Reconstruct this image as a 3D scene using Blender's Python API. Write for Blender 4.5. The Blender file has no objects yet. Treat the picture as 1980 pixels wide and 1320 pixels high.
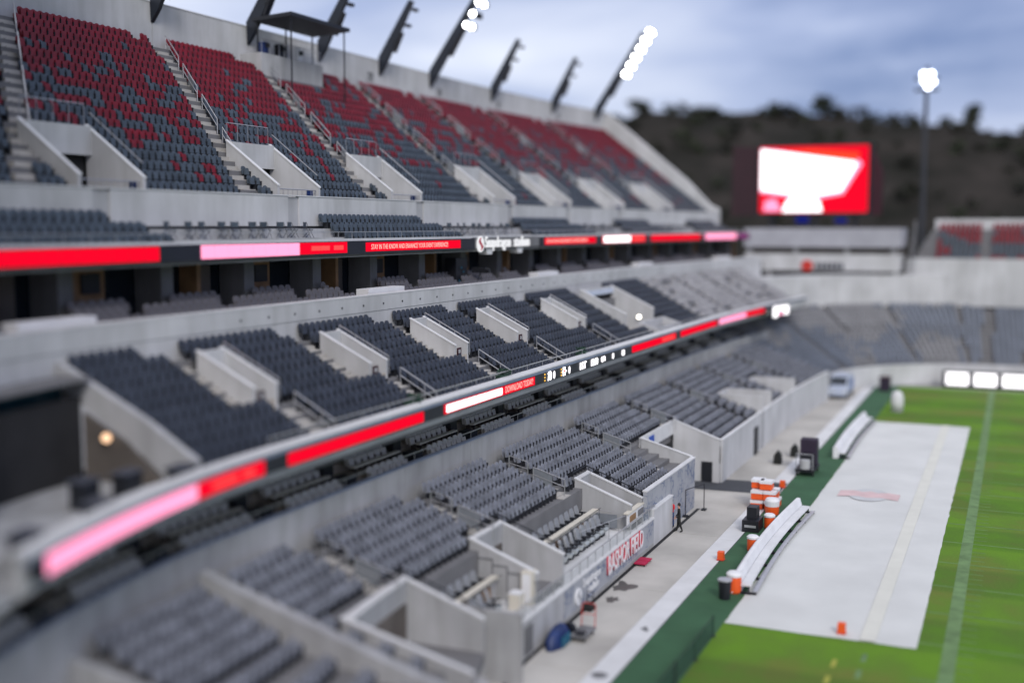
import bpy, bmesh, math, random
import numpy as np
from mathutils import Vector, Matrix, noise

random.seed(7)
rng = np.random.default_rng(7)
R = math.radians
sc = bpy.context.scene
col = sc.collection

# ------------------------------------------------------------------ camera, sky, sun, exposure
F_PX, W_PX = 2250.0, 1980.0
YAW, PITCH = R(23.4334), R(5.6602)
CAM = Vector((0, 0, 18.5))
fw = Vector((math.cos(PITCH) * math.cos(YAW), math.cos(PITCH) * math.sin(YAW), -math.sin(PITCH)))
rt = Vector((math.sin(YAW), -math.cos(YAW), 0))
up = rt.cross(fw)
cam = bpy.data.cameras.new('camera')
cam_o = bpy.data.objects.new('camera', cam)
col.objects.link(cam_o)
cam.sensor_width = 36
cam.lens = 36 * F_PX / W_PX
cam.clip_start, cam.clip_end = 0.5, 6000
m = Matrix((rt, up, -fw)).transposed().to_4x4()
m.translation = CAM
cam_o.matrix_world = m
cam.dof.use_dof = True
cam.dof.focus_distance = 69.0
cam.dof.aperture_fstop = 0.0409 / 0.90
sc.camera = cam_o

world = bpy.data.worlds.new('World')
sc.world = world
world.use_nodes = True
nt = world.node_tree
nt.nodes.clear()
SUN_EL, SUN_AZ = R(36), R(-144)      # the sun stands behind the camera to the right, veiled by the overcast


def N(tree, typ, **kw):
    n = tree.nodes.new(typ)
    for k, v in kw.items():
        setattr(n, k, v)
    return n


out = N(nt, 'ShaderNodeOutputWorld')
bg = N(nt, 'ShaderNodeBackground')
bg.inputs['Strength'].default_value = 0.1
sky = N(nt, 'ShaderNodeTexSky', sky_type='NISHITA')
sky.sun_disc = False
sky.sun_elevation = SUN_EL
sky.sun_rotation = R(90) - SUN_AZ
tc = N(nt, 'ShaderNodeTexCoord')
sep = N(nt, 'ShaderNodeSeparateXYZ')
nt.links.new(tc.outputs['Generated'], sep.inputs[0])


def wmath(op, a, b=None, clamp=False):
    n = N(nt, 'ShaderNodeMath', operation=op)
    n.use_clamp = clamp
    for i, v in enumerate((a, b)):
        if v is None:
            continue
        if isinstance(v, (int, float)):
            n.inputs[i].default_value = v
        else:
            nt.links.new(v, n.inputs[i])
    return n.outputs[0]


zc = wmath('MAXIMUM', sep.outputs['Z'], 0.0)
den = wmath('ADD', zc, 0.10)
cx = wmath('DIVIDE', sep.outputs['X'], den)
cy = wmath('DIVIDE', sep.outputs['Y'], den)
cmb = N(nt, 'ShaderNodeCombineXYZ')
nt.links.new(cx, cmb.inputs[0])
nt.links.new(cy, cmb.inputs[1])
cmb.inputs[2].default_value = 3.7
n1 = N(nt, 'ShaderNodeTexNoise')
n1.inputs['Scale'].default_value = 0.55
n1.inputs['Detail'].default_value = 6
n1.inputs['Roughness'].default_value = 0.55
n1.inputs['Distortion'].default_value = 0.6
nt.links.new(cmb.outputs[0], n1.inputs['Vector'])
# the cloud sheet thickens towards the end of the valley and thins overhead
az = wmath('SUBTRACT', 0.32, wmath('MULTIPLY', sep.outputs['X'], 0.22))
bias = wmath('ADD', wmath('ADD', az, wmath('MULTIPLY', sep.outputs['Y'], 0.30)), wmath('MULTIPLY', zc, 0.30))
val = wmath('ADD', wmath('SUBTRACT', n1.outputs['Fac'], 0.10), bias, True)
ramp = N(nt, 'ShaderNodeValToRGB')
e = ramp.color_ramp.elements
e[0].position, e[0].color = 0.42, (1.3, 1.9, 3.9, 1)
e[1].position, e[1].color = 0.90, (8.2, 8.5, 9.6, 1)
ea = ramp.color_ramp.elements.new(0.60)
ea.color = (3.6, 4.2, 6.3, 1)
nt.links.new(val, ramp.inputs[0])
mix = N(nt, 'ShaderNodeMix', data_type='RGBA')
mix.inputs['Factor'].default_value = 0.88
nt.links.new(sky.outputs[0], mix.inputs[6])
nt.links.new(ramp.outputs[0], mix.inputs[7])
nt.links.new(mix.outputs[2], bg.inputs['Color'])
nt.links.new(bg.outputs[0], out.inputs['Surface'])

sun = bpy.data.lights.new('sun', 'SUN')
sun.energy = 1.5
sun.angle = R(18)
sun.color = (1.0, 0.96, 0.92)
sun_o = bpy.data.objects.new('sun', sun)
col.objects.link(sun_o)
sd = Vector((math.cos(SUN_EL) * math.cos(SUN_AZ), math.cos(SUN_EL) * math.sin(SUN_AZ), math.sin(SUN_EL)))
sun_o.rotation_euler = sd.to_track_quat('Z', 'Y').to_euler()

vs = sc.view_settings
vs.view_transform = 'Standard'
vs.look = 'None'
vs.gamma = 1
vs.exposure = 0.30
sc.cycles.max_bounces = 6
sc.cycles.diffuse_bounces = 3
sc.cycles.glossy_bounces = 2
sc.cycles.transmission_bounces = 3
sc.cycles.sample_clamp_indirect = 4.0
sc.cycles.use_denoising = True


# ------------------------------------------------------------------ materials
def lin(c):
    return tuple(c) + (1,) if len(c) == 3 else c


def mat(name, c, rough=0.8, var=0.18, scale=0.6, detail=5, metal=0.0, streak=0.0, bump=0.0, c2=None, spec=0.4, per_place=False):
    """a painted / cast surface whose own colour varies by noise and, for concrete, by vertical water streaks"""
    M = bpy.data.materials.new(name)
    M.use_nodes = True
    t = M.node_tree
    b = t.nodes['Principled BSDF']
    b.inputs['Roughness'].default_value = rough
    b.inputs['Metallic'].default_value = metal
    b.inputs['Specular IOR Level'].default_value = spec
    tcn = N(t, 'ShaderNodeTexCoord')
    no = N(t, 'ShaderNodeTexNoise')
    no.inputs['Scale'].default_value = scale
    no.inputs['Detail'].default_value = detail
    gp = N(t, 'ShaderNodeNewGeometry')
    t.links.new(gp.outputs['Position'] if per_place else tcn.outputs['Object'], no.inputs['Vector'])
    rp = N(t, 'ShaderNodeValToRGB')
    lo = [x * (1 - var) for x in c] if c2 is None else c2
    hi = [min(1, x * (1 + var)) for x in c]
    rp.color_ramp.elements[0].position = 0.3
    rp.color_ramp.elements[1].position = 0.7
    rp.color_ramp.elements[0].color = lin(lo)
    rp.color_ramp.elements[1].color = lin(hi)
    t.links.new(no.outputs['Fac'], rp.inputs[0])
    src = rp.outputs[0]
    if streak:
        mp = N(t, 'ShaderNodeMapping')
        mp.inputs['Scale'].default_value = (1.0, 1.0, 0.16)
        t.links.new(tcn.outputs['Object'], mp.inputs[0])
        n2 = N(t, 'ShaderNodeTexNoise')
        n2.inputs['Scale'].default_value = 1.4
        n2.inputs['Detail'].default_value = 6
        t.links.new(mp.outputs[0], n2.inputs['Vector'])
        r2 = N(t, 'ShaderNodeValToRGB')
        r2.color_ramp.elements[0].position = 0.35
        r2.color_ramp.elements[1].position = 0.62
        r2.color_ramp.elements[0].color = (1 - streak, 1 - streak, 1 - streak * 1.1, 1)
        r2.color_ramp.elements[1].color = (1, 1, 1, 1)
        t.links.new(n2.outputs['Fac'], r2.inputs[0])
        mx = N(t, 'ShaderNodeMix', data_type='RGBA', blend_type='MULTIPLY')
        mx.inputs['Factor'].default_value = 1
        t.links.new(src, mx.inputs[6])
        t.links.new(r2.outputs[0], mx.inputs[7])
        src = mx.outputs[2]
    t.links.new(src, b.inputs['Base Color'])
    if bump:
        bp = N(t, 'ShaderNodeBump')
        bp.inputs['Strength'].default_value = bump
        n3 = N(t, 'ShaderNodeTexNoise')
        n3.inputs['Scale'].default_value = scale * 12
        n3.inputs['Detail'].default_value = 6
        t.links.new(tcn.outputs['Object'], n3.inputs['Vector'])
        t.links.new(n3.outputs['Fac'], bp.inputs['Height'])
        t.links.new(bp.outputs[0], b.inputs['Normal'])
    return M


def emit(name, c, s):
    M = bpy.data.materials.new(name)
    M.use_nodes = True
    b = M.node_tree.nodes['Principled BSDF']
    b.inputs['Base Color'].default_value = (0.004, 0.004, 0.004, 1)
    b.inputs['Roughness'].default_value = 1.0
    b.inputs['Specular IOR Level'].default_value = 0.0
    b.inputs['Emission Color'].default_value = lin(c)
    b.inputs['Emission Strength'].default_value = s
    return M


def glass(name, c, rough=0.08, alpha=1.0):
    M = bpy.data.materials.new(name)
    M.use_nodes = True
    b = M.node_tree.nodes['Principled BSDF']
    b.inputs['Base Color'].default_value = lin(c)
    b.inputs['Roughness'].default_value = rough
    b.inputs['Specular IOR Level'].default_value = 0.6
    b.inputs['Alpha'].default_value = alpha
    return M


CON = mat('concrete', (0.405, 0.405, 0.42), 0.88, 0.19, 0.30, 9, streak=0.18, bump=0.08)
CONL = mat('pale_concrete', (0.52, 0.52, 0.535), 0.86, 0.14, 0.3, 9, streak=0.12, bump=0.06)
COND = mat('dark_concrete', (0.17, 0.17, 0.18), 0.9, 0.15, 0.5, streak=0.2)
STEP = mat('step_concrete', (0.43, 0.41, 0.385), 0.9, 0.10, 1.2, bump=0.05)
TREAD = mat('tread_concrete', (0.165, 0.163, 0.17), 0.9, 0.12, 0.8, bump=0.05)  # darkened so the gaps under and between seats look shaded
APRON = mat('apron_concrete', (0.42, 0.40, 0.37), 0.9, 0.24, 0.20, 10, bump=0.06)
STRIP = mat('kerb_concrete', (0.60, 0.60, 0.61), 0.9, 0.10, 0.5, 8, bump=0.04)
GROUND = mat('ground_concrete', (0.30, 0.29, 0.28), 0.95, 0.15, 0.1)
TURF = mat('artificial_turf', (0.036, 0.10, 0.048), 0.95, 0.14, 0.5, 8, bump=0.2)
SEATG = mat('grey_seat_plastic', (0.205, 0.215, 0.25), 0.55, 0.30, 1.3, per_place=True)
SEATGD = mat('grey_seat_frame', (0.022, 0.024, 0.032), 0.6, 0.1, 2.0)
SEATD = mat('charcoal_seat_plastic', (0.046, 0.054, 0.074), 0.5, 0.30, 1.3, per_place=True)
SEATDD = mat('charcoal_seat_frame', (0.016, 0.018, 0.024), 0.6, 0.1, 2.0)
SEATR = mat('red_seat_plastic', (0.185, 0.006, 0.016), 0.5, 0.30, 1.3, per_place=True)
SEATS = mat('slate_seat_plastic', (0.062, 0.080, 0.104), 0.5, 0.30, 1.3, per_place=True)
SEATW = mat('pale_seat_cover', (0.40, 0.39, 0.40), 0.8, 0.22, 0.5)
SEATB = mat('blue_grey_seat_plastic', (0.16, 0.18, 0.225), 0.6, 0.12, 0.5)
STEEL = mat('galvanised_steel', (0.48, 0.48, 0.50), 0.42, 0.08, 3, metal=0.7)
MESHP = mat('perforated_steel', (0.24, 0.26, 0.29), 0.5, 0.1, 3, metal=0.3)
BLACK = mat('black_metal', (0.012, 0.013, 0.018), 0.5, 0.2, 1.0)
MAST = mat('mast_paint', (0.012, 0.016, 0.026), 0.45, 0.2, 0.4)
MASTE = mat('mast_edge_paint', (0.10, 0.12, 0.15), 0.45, 0.15, 0.4)
HOUS = mat('board_housing', (0.014, 0.016, 0.026), 0.45, 0.15, 0.6)
CAP = mat('white_coping', (0.62, 0.62, 0.63), 0.6, 0.08, 0.8)
BLUEG = mat('blue_grey_flashing', (0.20, 0.24, 0.33), 0.5, 0.1, 0.8)
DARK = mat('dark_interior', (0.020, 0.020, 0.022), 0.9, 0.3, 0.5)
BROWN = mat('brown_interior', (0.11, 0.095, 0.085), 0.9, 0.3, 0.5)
WOOD = mat('tan_wood_panel', (0.27, 0.155, 0.075), 0.6, 0.25, 1.2)
DGLASS = glass('suite_glass', (0.010, 0.016, 0.024))
BALGL = glass('balcony_glass', (0.40, 0.46, 0.46), 0.05, 0.12)
WHITE = mat('white_paint', (0.72, 0.72, 0.74), 0.6, 0.06, 1.0)
CREAM = mat('cream_panel', (0.62, 0.58, 0.50), 0.6, 0.06, 1.0)
TAN = mat('tan_panel', (0.44, 0.39, 0.33), 0.7, 0.08, 1.0)
TARP = mat('white_tarp', (0.575, 0.58, 0.565), 0.75, 0.08, 0.25, 8, bump=0.25)
YEL = mat('yellow_paint', (0.33, 0.33, 0.05), 0.8, 0.15, 2)
YELP = mat('pale_yellow_print', (0.61, 0.605, 0.545), 0.75, 0.05, 0.6)
PNTW = mat('field_paint', (0.125, 0.21, 0.085), 0.95, 0.25, 1.2)
PNTF = mat('faint_field_paint', (0.105, 0.19, 0.05), 0.95, 0.2, 1.2)
ORANGE = mat('orange_plastic', (0.80, 0.10, 0.015), 0.5, 0.08, 2)
REDM = mat('red_metal', (0.55, 0.04, 0.03), 0.5, 0.1, 2)
REDC = mat('crimson_board', (0.42, 0.012, 0.06), 0.7, 0.12, 2)
REDL = mat('red_letter', (0.50, 0.010, 0.04), 0.5, 0.08, 2)
LOGR = mat('faded_red_print', (0.60, 0.44, 0.44), 0.8, 0.1, 1)
LOGK = mat('faded_grey_print', (0.40, 0.40, 0.41), 0.8, 0.1, 1)
NAVY = mat('navy_cover', (0.012, 0.03, 0.12), 0.5, 0.4, 1.5)
TEAL = mat('teal_cover', (0.010, 0.10, 0.17), 0.5, 0.3, 2)
SKIN = mat('skin', (0.50, 0.27, 0.19), 0.6, 0.08, 5)
HAIR = mat('dark_hair', (0.02, 0.016, 0.014), 0.7, 0.2, 8)
JEAN = mat('blue_denim', (0.015, 0.05, 0.16), 0.85, 0.2, 8)
SHIRT = mat('red_shirt', (0.60, 0.03, 0.04), 0.8, 0.12, 8)
CLOTHK = mat('black_cloth', (0.014, 0.015, 0.014), 0.85, 0.2, 8)
MAROON = mat('maroon_panel', (0.035, 0.006, 0.011), 0.7, 0.15, 0.5)
BARK = mat('bark', (0.07, 0.055, 0.045), 0.95, 0.3, 2)
LEAF = mat('dry_foliage', (0.016, 0.017, 0.011), 0.9, 0.45, 0.12)
LEAFG = mat('green_foliage', (0.020, 0.027, 0.012), 0.9, 0.40, 0.2)
RUBBER = mat('rubber', (0.02, 0.02, 0.02), 0.8, 0.1, 3)
VANW = mat('van_paint', (0.42, 0.47, 0.58), 0.3, 0.04, 1)
VANB = mat('van_blue_band', (0.05, 0.14, 0.42), 0.3, 0.05, 1)
PURP = mat('purple_cloth', (0.026, 0.018, 0.036), 0.8, 0.2, 2)
GREENP = mat('green_planter', (0.02, 0.055, 0.035), 0.8, 0.4, 6)
WET = mat('wet_concrete', (0.085, 0.080, 0.072), 0.35, 0.15, 2)

E_RED = emit('led_red', (1.0, 0.0, 0.022), 0.85)
E_RED2 = emit('led_bright_red', (1.0, 0.06, 0.06), 1.2)
E_PINK = emit('led_pink', (1.0, 0.30, 0.50), 1.35)
E_WHITE = emit('led_white', (1.0, 0.97, 1.0), 2.0)
E_SIGN = emit('sign_white', (0.95, 0.96, 1.0), 0.75)
E_LAMP = emit('floodlight', (1.0, 1.0, 0.98), 22)
E_AMB = emit('led_amber', (1.0, 0.55, 0.08), 1.5)
E_WARM = emit('warm_lamp', (1.0, 0.62, 0.38), 1.5)
E_WLAMP = emit('white_lamp', (1.0, 0.93, 0.80), 6.0)
E_LTXT = emit('led_text', (1.0, 0.42, 0.38), 1.2)
E_PURP = emit('led_purple', (0.45, 0.08, 0.35), 0.4)
E_BLUE = emit('led_blue', (0.01, 0.03, 0.55), 0.25)
E_ORNG = emit('led_orange', (1.0, 0.05, 0.02), 1.1)


def grass_mat():
    M = bpy.data.materials.new('grass')
    M.use_nodes = True
    t = M.node_tree
    b = t.nodes['Principled BSDF']
    b.inputs['Roughness'].default_value = 0.95
    b.inputs['Specular IOR Level'].default_value = 0.15
    tcn = N(t, 'ShaderNodeTexCoord')
    a = N(t, 'ShaderNodeTexNoise')
    a.inputs['Scale'].default_value = 0.16
    a.inputs['Detail'].default_value = 7
    a.inputs['Roughness'].default_value = 0.62
    t.links.new(tcn.outputs['Object'], a.inputs['Vector'])
    r = N(t, 'ShaderNodeValToRGB')
    r.color_ramp.elements[0].position = 0.36
    r.color_ramp.elements[0].color = (0.122, 0.155, 0.034, 1)
    r.color_ramp.elements[1].position = 0.60
    r.color_ramp.elements[1].color = (0.105, 0.215, 0.020, 1)
    k = r.color_ramp.elements.new(0.48)
    k.color = (0.098, 0.180, 0.026, 1)
    t.links.new(a.outputs['Fac'], r.inputs[0])
    f = N(t, 'ShaderNodeTexNoise')
    f.inputs['Scale'].default_value = 14
    f.inputs['Detail'].default_value = 4
    t.links.new(tcn.outputs['Object'], f.inputs['Vector'])
    mx = N(t, 'ShaderNodeMix', data_type='RGBA', blend_type='OVERLAY')
    mx.inputs['Factor'].default_value = 0.45
    t.links.new(r.outputs[0], mx.inputs[6])
    t.links.new(f.outputs['Fac'], mx.inputs[7])
    wv = N(t, 'ShaderNodeTexWave', bands_direction='X')          # mowing bands, five yards wide
    wv.inputs['Scale'].default_value = 0.0344
    wv.inputs['Distortion'].default_value = 0.4
    t.links.new(tcn.outputs['Object'], wv.inputs['Vector'])
    rw = N(t, 'ShaderNodeValToRGB')
    rw.color_ramp.elements[0].position = 0.4
    rw.color_ramp.elements[1].position = 0.6
    rw.color_ramp.elements[0].color = (0.86, 0.90, 0.88, 1)
    rw.color_ramp.elements[1].color = (1.10, 1.08, 1.0, 1)
    t.links.new(wv.outputs['Fac'], rw.inputs[0])
    mw = N(t, 'ShaderNodeMix', data_type='RGBA', blend_type='MULTIPLY')
    mw.inputs['Factor'].default_value = 1
    t.links.new(mx.outputs[2], mw.inputs[6])
    t.links.new(rw.outputs[0], mw.inputs[7])
    t.links.new(mw.outputs[2], b.inputs['Base Color'])
    bp = N(t, 'ShaderNodeBump')
    bp.inputs['Strength'].default_value = 0.4
    t.links.new(f.outputs['Fac'], bp.inputs['Height'])
    t.links.new(bp.outputs[0], b.inputs['Normal'])
    return M


GRASS = grass_mat()


def mural_mat():
    """grey mural of curling branch strokes printed on the wall cladding"""
    M = bpy.data.materials.new('mural_print')
    M.use_nodes = True
    t = M.node_tree
    b = t.nodes['Principled BSDF']
    b.inputs['Roughness'].default_value = 0.7
    tcn = N(t, 'ShaderNodeTexCoord')
    w = N(t, 'ShaderNodeTexNoise')
    w.inputs['Scale'].default_value = 0.8
    w.inputs['Detail'].default_value = 2
    t.links.new(tcn.outputs['Object'], w.inputs['Vector'])
    ad = N(t, 'ShaderNodeVectorMath', operation='MULTIPLY_ADD')
    ad.inputs[1].default_value = (1.1, 1.1, 1.1)
    t.links.new(w.outputs['Color'], ad.inputs[0])
    t.links.new(tcn.outputs['Object'], ad.inputs[2])
    v = N(t, 'ShaderNodeTexVoronoi', feature='DISTANCE_TO_EDGE')
    v.inputs['Scale'].default_value = 2.1
    t.links.new(ad.outputs[0], v.inputs['Vector'])
    r = N(t, 'ShaderNodeValToRGB')
    r.color_ramp.elements[0].position = 0.02
    r.color_ramp.elements[0].color = (0.10, 0.13, 0.22, 1)
    r.color_ramp.elements[1].position = 0.10
    r.color_ramp.elements[1].color = (0.31, 0.325, 0.36, 1)
    t.links.new(v.outputs['Distance'], r.inputs[0])
    n2 = N(t, 'ShaderNodeTexNoise')
    n2.inputs['Scale'].default_value = 0.9
    t.links.new(tcn.outputs['Object'], n2.inputs['Vector'])
    r2 = N(t, 'ShaderNodeValToRGB')
    r2.color_ramp.elements[0].position = 0.40
    r2.color_ramp.elements[1].position = 0.60
    t.links.new(n2.outputs['Fac'], r2.inputs[0])
    mx = N(t, 'ShaderNodeMix', data_type='RGBA')
    t.links.new(r2.outputs[0], mx.inputs['Factor'])
    mx.inputs[6].default_value = (0.35, 0.36, 0.39, 1)
    t.links.new(r.outputs[0], mx.inputs[7])
    t.links.new(mx.outputs[2], b.inputs['Base Color'])
    return M


MURAL = mural_mat()


def hill_mat():
    M = bpy.data.materials.new('hill_scrub')
    M.use_nodes = True
    t = M.node_tree
    b = t.nodes['Principled BSDF']
    b.inputs['Roughness'].default_value = 1
    b.inputs['Specular IOR Level'].default_value = 0.05
    tcn = N(t, 'ShaderNodeTexCoord')
    a = N(t, 'ShaderNodeTexNoise')
    a.inputs['Scale'].default_value = 0.06
    a.inputs['Detail'].default_value = 8
    a.inputs['Roughness'].default_value = 0.65
    t.links.new(tcn.outputs['Object'], a.inputs['Vector'])
    r = N(t, 'ShaderNodeValToRGB')
    r.color_ramp.elements[0].position = 0.38
    r.color_ramp.elements[0].color = (0.013, 0.0135, 0.011, 1)
    r.color_ramp.elements[1].position = 0.66
    r.color_ramp.elements[1].color = (0.037, 0.032, 0.029, 1)
    t.links.new(a.outputs['Fac'], r.inputs[0])
    t.links.new(r.outputs[0], b.inputs['Base Color'])
    return M


HILL = hill_mat()


# ------------------------------------------------------------------ mesh helpers
def bow(x, y=0.0):
    return -max(0.0, x - 100) ** 2 * 0.0016 - max(0.0, 36 - x) ** 2 * 0.0115


def bowl(x, y=19.0):
    """the lower tier bends in more sharply near its front than at its back"""
    c = max(0.003, .035 - (y - 19) * .0080)
    d = max(0.0, 44 - x)
    e_ = c * d * d if d < 8 else c * 64 + 16 * c * (d - 8)
    return -max(0.0, x - 100) ** 2 * 0.0016 - e_


def turn(f, x, y):
    return math.atan((f(x + .25, y) - f(x - .25, y)) / .5)


ORG = {}


class MB:
    def __init__(s, bw=None):
        s.v, s.f, s.mi, s.mats, s.bw = [], [], [], [], bw

    def mid(s, M):
        if M not in s.mats:
            s.mats.append(M)
        return s.mats.index(M)

    def add(s, vs_, fs, M):
        o = len(s.v)
        s.v.extend(vs_)
        k = s.mid(M)
        for q in fs:
            s.f.append([o + i for i in q])
            s.mi.append(k)
        return s

    def box(s, x0, x1, y0, y1, z0, z1, M, step=None):
        """box; long ones are cut along X so that they follow the bowed stand"""
        n = 1
        if step is None and s.bw is not None and x1 - x0 > 3:
            step = 2.5
        if step:
            n = max(1, int(math.ceil((x1 - x0) / step)))
        xs = [x0 + (x1 - x0) * i / n for i in range(n + 1)]
        v = []
        for x in xs:
            v += [(x, y0, z0), (x, y1, z0), (x, y1, z1), (x, y0, z1)]
        f = [(0, 1, 2, 3)[::1], tuple(4 * n + i for i in (3, 2, 1, 0))]
        for i in range(n):
            a, b = 4 * i, 4 * i + 4
            for j in range(4):
                k = (j + 1) % 4
                f.append((a + j, b + j, b + k, a + k))
        f[0] = (0, 3, 2, 1)[::-1]
        s.add(v, f, M)
        return s

    def prism_x(s, poly, x0, x1, M, step=None):
        """polygon given in (y, z), swept from x0 to x1"""
        k = len(poly)
        n = 1
        if s.bw is not None and x1 - x0 > 3:
            n = max(1, int(math.ceil((x1 - x0) / 2.5)))
        v = []
        for i in range(n + 1):
            x = x0 + (x1 - x0) * i / n
            v += [(x, y, z) for y, z in poly]
        f = [tuple(range(k))[::-1], tuple(range(k * n, k * n + k))]
        for i in range(n):
            for j in range(k):
                f.append((k * i + j, k * i + (j + 1) % k, k * (i + 1) + (j + 1) % k, k * (i + 1) + j))
        s.add(v, f, M)
        return s

    def prism_y(s, poly, y0, y1, M):
        k = len(poly)
        v = [(x, y0, z) for x, z in poly] + [(x, y1, z) for x, z in poly]
        f = [tuple(range(k)), tuple(range(k, 2 * k))[::-1]]
        for j in range(k):
            f.append((j, k + j, k + (j + 1) % k, (j + 1) % k))
        s.add(v, f, M)
        return s

    def prism_z(s, poly, z0, z1, M):
        k = len(poly)
        v = [(x, y, z0) for x, y in poly] + [(x, y, z1) for x, y in poly]
        f = [tuple(range(k))[::-1], tuple(range(k, 2 * k))]
        for j in range(k):
            f.append((j, (j + 1) % k, k + (j + 1) % k, k + j))
        s.add(v, f, M)
        return s

    def tube(s, p, q, r, M, n=6, r2=None):
        p, q = Vector(p), Vector(q)
        d = (q - p)
        if d.length < 1e-6:
            return s
        d.normalize()
        a = d.orthogonal().normalized()
        b = d.cross(a)
        r2 = r if r2 is None else r2
        v = []
        for c, rr in ((p, r), (q, r2)):
            for i in range(n):
                t = 2 * math.pi * i / n
                v.append(tuple(c + a * math.cos(t) * rr + b * math.sin(t) * rr))
        f = [tuple(range(n))[::-1], tuple(range(n, 2 * n))]
        for i in range(n):
            f.append((i, (i + 1) % n, n + (i + 1) % n, n + i))
        s.add(v, f, M)
        return s

    def path(s, pts, r, M, n=6):
        for a, b in zip(pts, pts[1:]):
            s.tube(a, b, r, M, n)
        return s

    def lathe(s, c, prof, M, n=14):
        v, f = [], []
        for r, z in prof:
            for i in range(n):
                t = 2 * math.pi * i / n
                v.append((c[0] + r * math.cos(t), c[1] + r * math.sin(t), c[2] + z))
        for j in range(len(prof) - 1):
            for i in range(n):
                f.append((j * n + i, j * n + (i + 1) % n, (j + 1) * n + (i + 1) % n, (j + 1) * n + i))
        f.append(tuple(range(n))[::-1])
        f.append(tuple(range((len(prof) - 1) * n, len(prof) * n)))
        s.add(v, f, M)
        return s

    def build(s, name, parent=None, smooth=False, recalc=True):
        org = ORG.get(parent.name, Vector()) if parent else Vector()
        vv = s.v
        if s.bw is not None:
            vv = [(x, y + s.bw(x, y), z) for x, y, z in vv]
        if org.length > 0:
            vv = [(x - org.x, y - org.y, z - org.z) for x, y, z in vv]
        me = bpy.data.meshes.new(name)
        me.from_pydata([tuple(map(float, q)) for q in vv], [], s.f)
        for M in s.mats:
            me.materials.append(M)
        me.polygons.foreach_set('material_index', s.mi)
        if recalc:
            b = bmesh.new()
            b.from_mesh(me)
            bmesh.ops.recalc_face_normals(b, faces=b.faces)
            b.to_mesh(me)
            b.free()
        if smooth:
            me.polygons.foreach_set('use_smooth', [True] * len(me.polygons))
        me.update()
        o = bpy.data.objects.new(name, me)
        col.objects.link(o)
        if parent:
            o.parent = parent
            ORG[o.name] = org
        return o


def tag(o, label=None, cat=None, group=None, kind=None):
    if label:
        o['label'] = label
    if cat:
        o['category'] = cat
    if group:
        o['group'] = group
    if kind:
        o['kind'] = kind
    return o


def thing(name, label, cat, loc=(0, 0, 0), group=None):
    o = bpy.data.objects.new(name, None)
    o.empty_display_size = 0.3
    col.objects.link(o)
    o.location = loc
    ORG[o.name] = Vector(loc)
    return tag(o, label, cat, group)


def copy_tree(o, loc, rz=0.0, label=None):
    r = o.copy()
    col.objects.link(r)
    r.location = loc
    r.rotation_euler = (0, 0, rz)
    if label:
        r['label'] = label
    for ch in list(o.children):
        c = ch.copy()
        col.objects.link(c)
        c.parent = r
        for g in ch.children:
            d = g.copy()
            col.objects.link(d)
            d.parent = c
    return r


def struct(o):
    o['kind'] = 'structure'
    return o


def text(body, size, M, name, parent, loc, sx=1.0, ext=0.02, off=0.0, rot=(R(90), 0, 0), align='LEFT', bw=None, shear=0.0):
    """lettering as real, slightly raised geometry; by default it faces -Y and reads along +X"""
    cu = bpy.data.curves.new(name, 'FONT')
    cu.body = body
    cu.size = size
    cu.extrude = ext
    cu.offset = off
    cu.align_x = align
    cu.shear = shear
    cu.resolution_u = 3
    t = bpy.data.objects.new(name + '_curve', cu)
    col.objects.link(t)
    dg = bpy.context.evaluated_depsgraph_get()
    me = bpy.data.meshes.new_from_object(t.evaluated_get(dg))
    bpy.data.objects.remove(t)
    rm = Matrix.Rotation(rot[2], 4, 'Z') @ Matrix.Rotation(rot[1], 4, 'Y') @ Matrix.Rotation(rot[0], 4, 'X')
    tm = Matrix.Translation(loc) @ rm @ Matrix.Diagonal((sx, 1, 1, 1))
    me.transform(tm)
    org = ORG.get(parent.name, Vector()) if parent else Vector()
    for v in me.vertices:
        y = v.co.y + (bw(v.co.x, v.co.y) if bw else 0)
        v.co = Vector((v.co.x, y, v.co.z)) - org
    me.materials.clear()
    me.materials.append(M)
    me.name = name
    o = bpy.data.objects.new(name, me)
    col.objects.link(o)
    if parent:
        o.parent = parent
        ORG[o.name] = org
    return o


# ------------------------------------------------------------------ ground, field, hill
def sheet(name, poly, z, M, parent=None):
    mb = MB()
    mb.add([(x, y, z) for x, y in poly], [tuple(range(len(poly)))], M)
    return struct(mb.build(name))


def rect(x0, x1, y0, y1):
    return [(x0, y0), (x1, y0), (x1, y1), (x0, y1)]


sheet('ground', rect(-1500, 4000, -2500, 2500), -0.06, GROUND)
mb = MB()
for i in range(13):                                   # apron slabs with open joints
    x0 = 10 + i * 11.5
    mb.box(x0, x0 + 11.46, 15.72, 24, -0.3, 0.0, APRON)
struct(mb.build('apron'))
mb = MB()
for i in range(46):
    x0 = 10 + i * 3.0
    mb.box(x0, x0 + 2.985, 14.56, 15.70, -0.3, 0.004, STRIP)
struct(mb.build('kerb_strip'))
mb = MB()
mb.box(10, 139, 14.5, 14.56, -0.3, 0.0, BLACK)
struct(mb.build('kerb_gutter'))
mb = MB()
for i in range(29):
    x0 = 10 + i * 4.5
    mb.box(x0, x0 + 4.49, 11.98, 14.5, -0.3, 0.012, TURF)
struct(mb.build('turf_border'))
sheet('field', rect(0, 141, -70, 11.98), 0.0, GRASS)
sheet('field_end', [(139, 11.98), (141, 11.98), (141, 14), (139, 14.5)], 0.004, TURF)
mb = MB()
mb.box(30, 141.2, 1.72, 2.34, 0.0, 0.006, PNTW)       # sideline
for k in range(-6, 24):
    x = 53.5 + k * 4.57
    if 20 < x < 138:
        mb.box(x - 0.10, x + 0.10, -50, 3.4, 0.0, 0.005, PNTF)
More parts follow.
